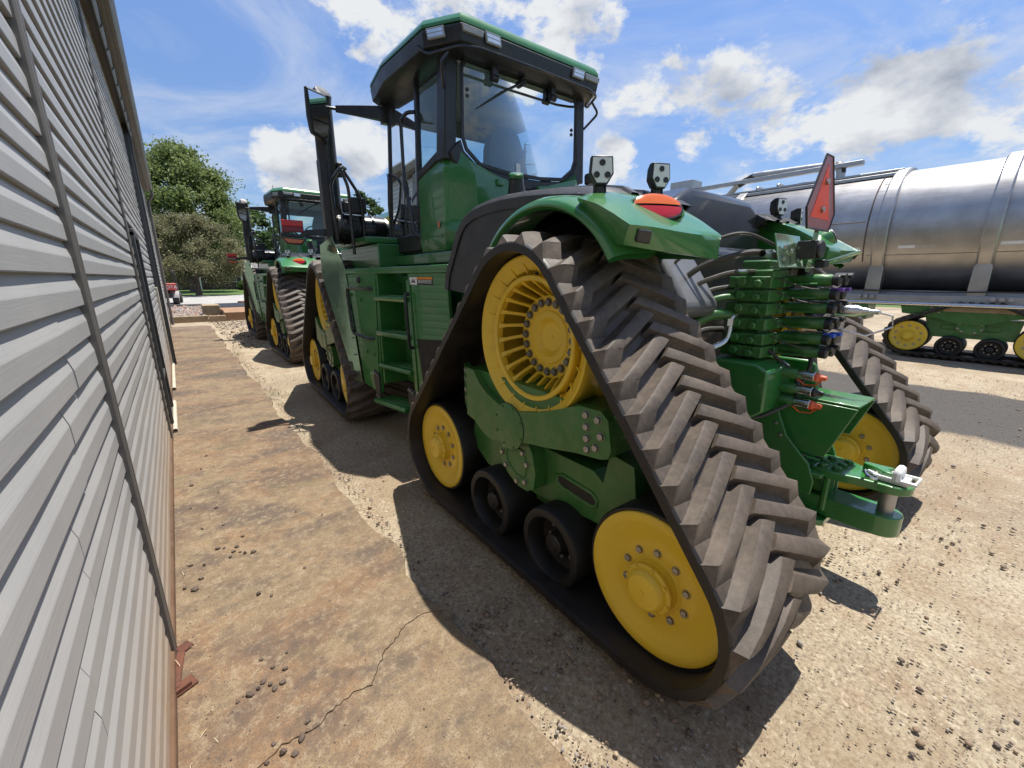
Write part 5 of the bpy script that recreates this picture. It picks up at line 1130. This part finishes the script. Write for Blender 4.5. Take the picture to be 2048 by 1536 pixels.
        pf = MB(); pf.prism([(.72, .74), (1.06, .74), (1.10, .64), (1.04, .54), (.90, .50), (.76, .53), (.70, .62)], 'x', .15, .22); po = put('pivot_flange', pf.mesh('pivot_flange', M['green_cast'], 30), root); bolts(po, [(.76, .70), (.84, .71), (.96, .71), (1.04, .70), (1.06, .61), (1.0, .56), (.82, .545), (.745, .60)], .017, .15)
        wd = MB(); wd.box((.075, .75, .985), (.04, 1.1, .12)); put('timber_block', wd.mesh('timber_block', M['wood'], 30), root)
    # front: hitch mechanics, catwalk, suction pipe
    fm = MB(); fm.box((.5, 3.2, .85), (.7, 1.6, .35)); fm.box((.35, 2.75, .95), (.3, .5, .18)); fm.box((cx, 6, .9), (.5, 6, .3)); fm.build('tow_frame', M['green_cast'], root, 30, .02)
    ct = MB(); ct.box((cx - .35, 5.65, cz + r + .28), (.16, 5.0, .10)); ct.box((cx - .35, 7.6, cz + r + .22), (.7, 1.3, .05)); ct.box((cx - .35, 7.4, cz + r + .40), (.55, .7, .28)); ct.build('catwalk', M['galv'], root, 30, .01)
    sp = MB(); sp.tube(fillet([(cx - .30, 3.55, cz + r - .02), (cx - .30, 3.58, cz + r + .30), (cx - .30, 3.9, cz + r + .34), (cx - .30, 5.5, cz + r + .40)], .16, 6), .09, 14); sp.build('suction_pipe', M['galv'], root, 40)
    sp = MB(); sp.tube([(cx - .31, 5.6, cz + r + .37), (cx - .34, 5.9, cz + r + .2), (cx - .45, 6.3, cz + r - .3)], .075, 14); sp.build('suction_hose', M['pvc'], root, 40)
    el = MB(); el.tube(fillet([(cx - .30, 3.55, cz + r + .13), (cx - .30, 3.57, cz + r + .31), (cx - .30, 3.85, cz + r + .335)], .14, 6), .085, 14); el.tube(fillet([(cx - .30, 5.2, cz + r + .388), (cx - .30, 5.5, cz + r + .40), (cx - .335, 5.85, cz + r + .23)], .14, 6), .085, 14); build_each(el, 'pipe_elbow', M['black'], root, 40)
    ld = MB()
    for y in (4.9, 5.4): ld.tube(fillet([(cx - .25, y, cz + r - .05), (cx - .25, y, cz + r + .12), (cx + .1, y, cz + r + .12)], .08), .03, 8)
    ld.lathe([(0, .22), (.06, .22), (.09, .1), (.09, 0)], (cx, 6.5, cz + r - .01), 'z', 20); ld.lathe([(0, .25), (.08, .25), (.11, .1), (.11, 0)], (cx, 4.3, cz + r - .01), 'z', 20); ld.build('tank_hatch', M['galv'], root, 40)
# the trailer's own lower, flatter track loop
def trailer_loop():
    global BQ, BC, BLEN
    keep = (BQ, BC, BLEN)
    c = [(TL, TR + .05), (1.15, .95), (.55, .95), (0., TR + .05)]; r = [TR, .12, .12, TR]; pts = []
    for t in np.linspace(-math.pi / 2, 1.5 * math.pi, 541)[:-1]:
        d = (math.cos(t), math.sin(t)); k = max(range(4), key=lambda i: c[i][0] * d[0] + c[i][1] * d[1] + r[i]); pts.append((c[k][0] + r[k] * d[0], c[k][1] + r[k] * d[1]))
    P = np.array(pts); BQ = np.vstack([P, P[:1]]); seg = np.hypot(*(BQ[1:] - BQ[:-1]).T); BC = np.concatenate([[0], np.cumsum(seg)]); BLEN = BC[-1]
    b = make_belt(); n = round(BLEN / .131); mb = MB()
    for i in range(n):
        for f, o in ((False, .3), (True, .8)):
            me = make_lug(BLEN / n * (i + o), f); mb.add([v.co[:] for v in me.vertices], [tuple(p.vertices) for p in me.polygons])
    BQ, BC, BLEN = keep; return b, mb.mesh('tread_lugs', M['tread'], 28)
TB, TBL = trailer_loop()
tank_trailer()

# ------------------------------------------------------------------ trees, house, utility vehicle in the distance
def tree(name, label, base, h, cr, cz, leafm, nleaf, lsz, clumps, trunk_r, group=None, seed=1, flat=1.0):
    rs = np.random.default_rng(seed); root = empty(name, label, 'tree', base, 0, group)
    tm = MB(); top = h * .62
    tm.tube([(0, 0, -.1), (.03 * h * .1, 0, h * .12), (.0, .02 * h * .2, h * .3), (.02 * h, 0, top)], [trunk_r * 1.35, trunk_r, trunk_r * .8, trunk_r * .3], 10)
    C = []
    for k in range(clumps):
        while True:
            p = rs.uniform(-1, 1, 3)
            if .15 < np.linalg.norm(p) < 1: break
        p = p / np.linalg.norm(p) * (np.linalg.norm(p) ** .45)
        taper = 1 - .35 * max(0, p[2])
        C.append((p[0] * cr * taper * .86, p[1] * cr * taper * .86, cz + p[2] * (h - cz) * .88 * flat, rs.uniform(.08, .19) * cr))
    for x, y, z, r_ in C[::max(1, clumps // 16)]:
        s0 = h * rs.uniform(.12, .4); tm.tube([(0, 0, s0), (x * .45, y * .45, s0 + (z - s0) * .55), (x * .9, y * .9, z)], [trunk_r * .45, trunk_r * .22, trunk_r * .06], 6)
    tm.build('trunk', M['bark'], root, 50)
    w = np.array([c[3] ** 2 for c in C]); w /= w.sum(); idx = rs.choice(len(C), nleaf, p=w); Cn = np.array(C)[idx]
    d = rs.normal(size=(nleaf, 3)); d /= np.linalg.norm(d, axis=1)[:, None]; rad = Cn[:, 3:4] * np.abs(rs.normal(0, .75, (nleaf, 1)))
    P = Cn[:, :3] + d * rad * np.array([1, 1, .75]); a = rs.normal(size=(nleaf, 3)); a /= np.linalg.norm(a, axis=1)[:, None]
    b = np.cross(a, rs.normal(size=(nleaf, 3))); b /= np.linalg.norm(b, axis=1)[:, None]; s = lsz * rs.uniform(.6, 1.4, (nleaf, 1))
    V = np.stack([P - a * s, P + b * s * .55, P + a * s, P - b * s * .55], 1).reshape(-1, 3); me = bpy.data.meshes.new('crown')
    me.vertices.add(len(V)); me.vertices.foreach_set('co', V.astype(np.float32).ravel()); me.loops.add(nleaf * 4); me.loops.foreach_set('vertex_index', np.arange(nleaf * 4, dtype=np.int32))
    me.polygons.add(nleaf); me.polygons.foreach_set('loop_start', np.arange(0, nleaf * 4, 4, dtype=np.int32)); me.polygons.foreach_set('loop_total', np.full(nleaf, 4, np.int32)); me.update(); me.validate(); me.materials.append(M[leafm])
    link('crown', me, root); return root
tree('maple_tree', 'tall broad green tree filling the gap beside the shed eave', (1.9, 58, 0), 15.3, 6.3, 8.2, 'leaf', 110000, .135, 230, .40, None, 5)
tree('shrub_tree', 'low wide bronze-green ornamental tree standing on the lawn', (1.7, 46, 0), 7.0, 4.4, 3.7, 'leaf_olive', 110000, .075, 110, .20, None, 9)
tree('maple_tree', 'pale green tree behind the second tractor exhaust', (9.5, 75, 0), 12, 5.5, 6.5, 'leaf_far', 22000, .26, 60, .32, None, 12)
tree('maple_tree', 'small far tree topping out behind the first tractor hood', (34, 92, 0), 20, 4.5, 12, 'leaf_far', 12000, .3, 40, .3, None, 14)
tree('maple_tree', 'dark green tree standing behind the shed roof and the brick house', (-9, 82, 0), 15, 8, 8, 'leaf', 24000, .3, 70, .35, None, 17)
def far_wood():
    rs = np.random.default_rng(4); n = 60000; az = rs.uniform(R(-20), R(110), n); d = rs.uniform(150, 190, n); base = 5 + 3 * np.sin(az * 9) + 2 * np.sin(az * 23 + 1)
    z = base * rs.random(n) ** .6; P = np.stack([np.sin(az) * d, np.cos(az) * d, z], 1); a = rs.normal(size=(n, 3)); a /= np.linalg.norm(a, axis=1)[:, None]; b = np.cross(a, rs.normal(size=(n, 3))); b /= np.linalg.norm(b, axis=1)[:, None]; s = rs.uniform(.5, 1.2, (n, 1))
    V = np.stack([P - a * s, P + b * s * .6, P + a * s, P - b * s * .6], 1).reshape(-1, 3); me = bpy.data.meshes.new('far_wood'); me.from_pydata(V.tolist(), [], np.arange(n * 4).reshape(-1, 4).tolist()); me.materials.append(M['leaf_far']); stuff(link('far_wood', me))
far_wood()

def house():
    root = empty('brick_house', 'low dark brick house with white posts behind the trees', 'house', (6.5, 68, 0), R(-4))
    w = MB(); w.box((0, 4, 1.45), (26, 8, 2.9)); wo = w.build('wall', M['brick'], root, 0)
    r = MB(); r.prism([(-1.4, 2.75), (4, 5.0), (9.4, 2.75), (9.4, 2.6), (4, 4.8), (-1.4, 2.6)], 'x', -14, 14); r.build('roof', M['shingle'], root, 0)
    for x in (-9.5, -6.5, -2.2, .3, 2.8, 5.6, 9):
        f = MB(); f.box((x, -.03, 1.65), (1.9, .10, 1.5)); fo = f.build('window', M['white'], root, 0); g = MB()
        for dx in (-.46, .46): g.box((x + dx, -.09, 1.65), (.80, .03, 1.32))
        build_each(g, 'pane', M['pane'], fo, 0)
    for x in (-7.6, -3.6, .9, 4.2):
        p = MB(); p.box((x, -1.2, 1.3), (.18, .18, 2.6)); p.build('porch_post', M['white'], root, 0, .01)
house()
def bush(loc, sz, label):
    rs = np.random.default_rng(int(loc[0] * 10)); n = 2500; d = rs.normal(size=(n, 3)); d /= np.linalg.norm(d, axis=1)[:, None]; P = d * (rs.random((n, 1)) ** .4) * np.array([sz, sz, sz * .7]) + np.array([0, 0, sz * .5]); a = rs.normal(size=(n, 3)) * .09; b = rs.normal(size=(n, 3)) * .05
    V = np.stack([P - a, P + b, P + a, P - b], 1).reshape(-1, 3); me = bpy.data.meshes.new('round_bush'); me.from_pydata(V.tolist(), [], np.arange(n * 4).reshape(-1, 4).tolist()); me.materials.append(M['leaf_far']); o = link('round_bush', me, None, 0, 0, loc); tag(o, label, 'bush')
bush((7.2, 63.5, 0), .9, 'small round pale bush at the foot of the house porch post')

def utility_vehicle():
    root = empty('utility_vehicle', 'red utility vehicle with dump bed half hidden by the shed corner', 'utility vehicle', (-.62, 31.5, 0), R(-4))
    bd = MB(); bd.box((0, 0, 1.02), (1.5, 1.4, .34)); bd.box((0, 0, 1.20), (1.56, 1.46, .04)); bo = bd.build('dump_bed', M['red_paint'], root, 30, .02)
    cur = bpy.data.curves.new('maker_lettering', 'FONT'); cur.body = 'KUBOTA'; cur.size = .24; cur.extrude = .004; cur.align_x = 'CENTER'; cur.align_y = 'CENTER'
    to = bpy.data.objects.new('tmp', cur); COL.objects.link(to); bpy.context.view_layer.update(); me = bpy.data.meshes.new_from_object(to.evaluated_get(bpy.context.evaluated_depsgraph_get())); bpy.data.objects.remove(to)
    me.materials.clear(); me.materials.append(M['white']); link('maker_lettering', me, bo, 0, 0, (.38, -.712, 1.02), (R(90), 0, 0), (1, 1, 1))
    ch = MB(); ch.box((0, 1.1, .55), (1.2, 3.2, .3)); ch.box((0, 2.3, .95), (1.4, 1.0, .5)); ch.box((0, 1.15, .95), (1.3, .5, .5)); ch.build('chassis', M['black'], root, 30, .03)
    cg = MB()
    for x in (-.68, .68): cg.tube(fillet([(x, .85, .8), (x, .85, 1.95), (x, 2.1, 1.95), (x, 2.5, 1.1)], .12), .03, 8)
    cg.tube([(-.68, .85, 1.95), (.68, .85, 1.95)], .03, 8); cg.build('roll_cage', M['black'], root, 40)
    for x in (-.68, .68):
        for y in (-.05, 2.35):
            w = MB(); w.lathe([(-.14, .16), (-.15, .28), (-.12, .325), (.12, .325), (.15, .28), (.14, .16)], (0, 0, 0), 'x', 28); wo = w.build('wheel', M['rubber'], root, 35, 0, 2, False, (x, y, .325)); h = MB(); h.lathe([(-.145, 0), (-.145, .08), (-.10, .16), (.10, .16), (.145, .08), (.145, 0)], (0, 0, 0), 'x', 20); h.build('rim', M['cladding'], wo, 35)
        fd = MB(); fd.grid([[(x + dx, -.05 + (.42 + e) * math.cos(a), .34 + (.42 + e) * math.sin(a)) for a in np.linspace(R(10), R(170), 14)] for dx, e in ((-.2, 0), (-.2, .04), (.2, .04), (.2, 0))]); fd.build('fender', M['cladding'], root, 40)
    # seen end-on the lettering faces us
utility_vehicle()

# ------------------------------------------------------------------ far end of the walkway: ramp, timber edging, stone bed
def far_bits():
    r = MB(); r.prism([(18.8, .0), (18.8, .30), (19.4, .36), (24.5, .30), (24.5, 0)], 'x', 1.35, 3.3); r.build('rust_ramp', M['plank_rust'], None, 0, .01)
    o = bpy.data.objects['rust_ramp']; tag(o, 'low rust-brown loading ramp at the far end of the walkway', 'ramp')
    m = MB(); m.box((1.95, 22.5, .365), (1.1, 2.6, .02), Matrix.Rotation(R(.7), 3, 'X')); tag(m.build('rubber_mat', M['black_soft'], None, 0, .004), 'black rubber mat lying on the rust-brown ramp', 'mat')
    b = MB(); b.box((1.05, 20.6, .25), (.55, 1.1, .52)); tag(b.build('timber_crate', M['wood'], None, 30, .012), 'squat brown timber block beside the loading ramp', 'block')
    for x0, x1, y, z, lab in ((-.3, .85, 19.0, .10, 'longer weathered timber along the stone bed, touching the shed corner'), (.86, 1.36, 18.7, .10, 'short weathered timber edging piece beside the ramp')):
        t = MB(); t.box(((x0 + x1) / 2, y, z), (x1 - x0, .18, .22)); tag(t.build('timber_edging', M['wood'], None, 30, .012), lab, 'timber', 'timbers edging the stone bed')
    p = MB(); p.tube([(-.5, 28.2, .10), (1.1, 28.0, .10)], .09, 12); tag(p.build('black_pipe', M['hose'], None, 40), 'black corrugated pipe lying in front of the utility vehicle', 'pipe')
    p = MB(); p.tube([(2.6, 25.4, .30), (4.6, 25.6, .30)], .06, 8); p.tube([(2.5, 25.9, .32), (4.6, 26.0, .32)], .05, 8); tag(p.build('rusty_bar', M['rust'], None, 40), 'rusty steel bars lying across the back of the ramp', 'bars')
far_bits()

# ------------------------------------------------------------------ loose stones
def stone_mesh(seed, n=1):
    bm = bmesh.new(); bmesh.ops.create_icosphere(bm, subdivisions=n, radius=1); rs = np.random.default_rng(seed)
    ax = rs.uniform(.55, 1.2, 3)
    for v in bm.verts: v.co = Vector((v.co.x * ax[0], v.co.y * ax[1], v.co.z * ax[2] * .75)) * rs.uniform(.78, 1.18)
    me = bpy.data.meshes.new('stone'); bm.to_mesh(me); bm.free(); return me
SM = [stone_mesh(i, 1) for i in range(8)]
def scatter(name, pts, mats):
    """many pebbles joined to one mesh; pts: x, y, z, size, material index"""
    base = [(np.array([v.co[:] for v in m.vertices]), np.array([p.vertices[:] for p in m.polygons])) for m in SM]
    V = []; F = []; MI = []; o = 0
    for x, y, z, s, mi in pts:
        bv, bf = base[rng.integers(len(base))]; a = rng.uniform(0, 6.28); c, sn = math.cos(a), math.sin(a)
        v = bv * s; v = np.stack([v[:, 0] * c - v[:, 1] * sn + x, v[:, 0] * sn + v[:, 1] * c + y, v[:, 2] + z], 1); V.append(v); F.append(bf + o); o += len(v); MI += [mi] * len(bf)
    V = np.vstack(V); F = np.vstack(F); n = len(F); me = bpy.data.meshes.new(name); me.vertices.add(len(V)); me.vertices.foreach_set('co', V.astype(np.float32).ravel()); me.loops.add(n * 3); me.loops.foreach_set('vertex_index', F.astype(np.int32).ravel())
    me.polygons.add(n); me.polygons.foreach_set('loop_start', np.arange(0, n * 3, 3, dtype=np.int32)); me.polygons.foreach_set('loop_total', np.full(n, 3, np.int32))
    for m in mats: me.materials.append(m)
    me.polygons.foreach_set('material_index', np.array(MI, np.int32)); me.update(); me.validate(); return stuff(link(name, me))
pts = []
for _ in range(18000):
    d = .6 + 9.5 * rng.random() ** 1.6; az = rng.uniform(R(-8), R(100)); x, y = d * math.sin(az), d * math.cos(az)
    if x < .80: continue
    s = .0018 + .0040 * rng.random() ** 3 + (.010 * rng.random() if rng.random() < .03 else 0) + .0004 * d
    pts.append((x, y, .0, s, int(rng.choice([0, 0, 0, 0, 1, 1, 3]))))
for cx, cy, n_, sp in ((2.9, .35, 120, .22), (3.6, .15, 160, .30), (2.5, .10, 70, .15), (2.1, -.05, 80, .25), (4.6, .6, 150, .4), (1.6, -.15, 90, .18), (1.15, .55, 110, .14), (1.05, 1.0, 90, .12), (.98, 1.35, 120, .08), (3.1, .75, 60, .15)):
    for _ in range(n_):
        pts.append((cx + rng.normal(0, sp), cy + rng.normal(0, sp * .6), .002, .002 + .013 * rng.random() ** 4, int(rng.choice([0, 1, 2, 2, 3]))))
for _ in range(1500):                                   # coarser stones gather along the pad edge
    y = -.6 + 12 * rng.random() ** 1.5; x = .80 + abs(rng.normal(0, .07)); pts.append((x, y, .004, .003 + .007 * rng.random() ** 2, int(rng.choice([0, 1, 1, 2, 3]))))
for _ in range(1500):
    x = rng.uniform(.9, 2.6); y = rng.uniform(11, 19); pts.append((x, y, .005, .010 + .022 * rng.random() ** 2.5, int(rng.choice([0, 0, 1, 2]))))
scatter('gravel', pts, [M['stone_tan'], M['stone_grey'], M['stone'], M['stone_brown']])
pts = [(rng.uniform(-.6, 1.0) if rng.random() < .8 else rng.uniform(1, 3), rng.uniform(19.2, 27.5), .02 + rng.random() * .08, .035 + .06 * rng.random(), int(rng.random() < .35)) for _ in range(2600)]
scatter('river_rock_bed', pts, [M['mulch'], M['stone_grey']])
pts = []
for _ in range(1000):
    y = .9 + 12 * rng.random() ** 1.8; x = -.20 + .9 * rng.random() ** 1.7; pts.append((x, y, .0235, .0012 + .0032 * rng.random() ** 2, int(rng.choice([0, 2, 2]))))
scatter('grit', pts, [M['stone_tan'], M['stone_grey'], M['stone']])
SMESH = []
for m in SM:
    m.materials.append(M['stone']); m.polygons.foreach_set('use_smooth', [False] * len(m.polygons)); SMESH.append(m)
STONES = [(-.05, 1.22, .018), (.03, 1.24, .013), (-.09, 1.28, .014), (.05, 1.30, .016), (.11, 1.31, .012), (.08, 1.27, .010), (.0, 1.30, .010), (.14, 1.36, .011), (.03, 1.35, .009), (-.12, 1.20, .012), (-.10, 1.18, .010), (.02, 1.17, .012), (.05, 1.18, .009), (-.03, 1.14, .010), (-.17, 1.24, .015), (-.19, 1.32, .011),
          (.07, 1.57, .013), (.10, 1.58, .012), (.06, 1.60, .011), (.02, 1.61, .012), (-.01, 1.60, .012), (.04, 1.63, .010), (-.05, 1.60, .009), (.12, 1.64, .010), (.08, 1.68, .010), (.05, 1.75, .009), (.14, 1.72, .008), (.10, 2.18, .016), (.15, 2.13, .008), (.33, 2.25, .007), (.12, 1.13, .035), (.16, 1.10, .012),
          (-.15, 2.42, .020), (-.12, 2.50, .012), (-.19, 2.46, .012), (-.10, 2.62, .012), (-.16, 2.66, .009), (-.03, 2.75, .012), (.0, 2.73, .010), (.06, 2.70, .012), (.07, 2.63, .009), (.04, 2.66, .012), (.02, 2.61, .011), (.09, 2.60, .014), (.13, 2.58, .012), (.10, 2.80, .010), (-.09, 3.05, .010), (.02, 3.02, .008), (-.14, 3.4, .010), (.0, 3.3, .012), (.03, 3.55, .008), (-.05, 4.1, .010), (.0, 4.4, .010), (-.12, 3.8, .014), (.55, 2.75, .008), (.42, 2.9, .007)]
for i, (x, y, s) in enumerate(STONES):
    o = link('loose_stone', SMESH[i % 8], None, 0, 0, (x, y, .022 + s * .45), (random.uniform(-.3, .3), random.uniform(-.3, .3), random.uniform(0, 6)), s * 1.15)
    tag(o, 'small dark stone lying loose on the stained concrete walkway', 'stone', 'loose stones on the walkway')
def blades(name, spots, mt, n, h, lay):
    mb = MB()
    for cx, cy, rr in spots:
        for _ in range(n):
            a = random.uniform(0, 6.28); r_ = rr * random.random() ** .6; x, y = cx + r_ * math.cos(a), cy + r_ * math.sin(a); L_ = h * random.uniform(.5, 1.2); d = random.uniform(0, 6.28); lean = random.uniform(.7, .98) if lay else random.uniform(.1, .6); w = L_ * .012 + .0006
            dx, dy = math.cos(d), math.sin(d); p0 = Vector((x, y, .026 if x < .78 else .004)); p1 = p0 + Vector((dx * L_ * lean * .5, dy * L_ * lean * .5, L_ * math.sqrt(1 - lean ** 2) * .6)); p2 = p0 + Vector((dx * L_ * lean, dy * L_ * lean, L_ * math.sqrt(1 - lean ** 2) * (.7 if lay else .9))); s = Vector((-dy, dx, 0)) * w
            mb.add([p0 - s, p0 + s, p1 + s * .8, p1 - s * .8, p2], [(0, 1, 2, 3), (3, 2, 4)])
    stuff(mb.build(name, M[mt], None, 0))
blades('dry_straw', [(-.18, 1.2, .10), (-.17, 1.5, .14), (-.2, 2.0, .10), (-.19, 2.7, .12), (.86, 1.45, .14), (.84, 1.9, .12), (.95, 1.0, .2), (.84, 2.9, .12), (-.05, 1.1, .12)], 'straw', 6, .055, True)
blades('weeds', [(.84, 6.3, .10), (.90, 6.5, .12), (.98, 6.2, .10), (1.0, 11.3, .2), (1.2, 11.6, .2), (.85, 10.2, .12), (1.6, 14.5, .2)], 'weed', 60, .05, False)
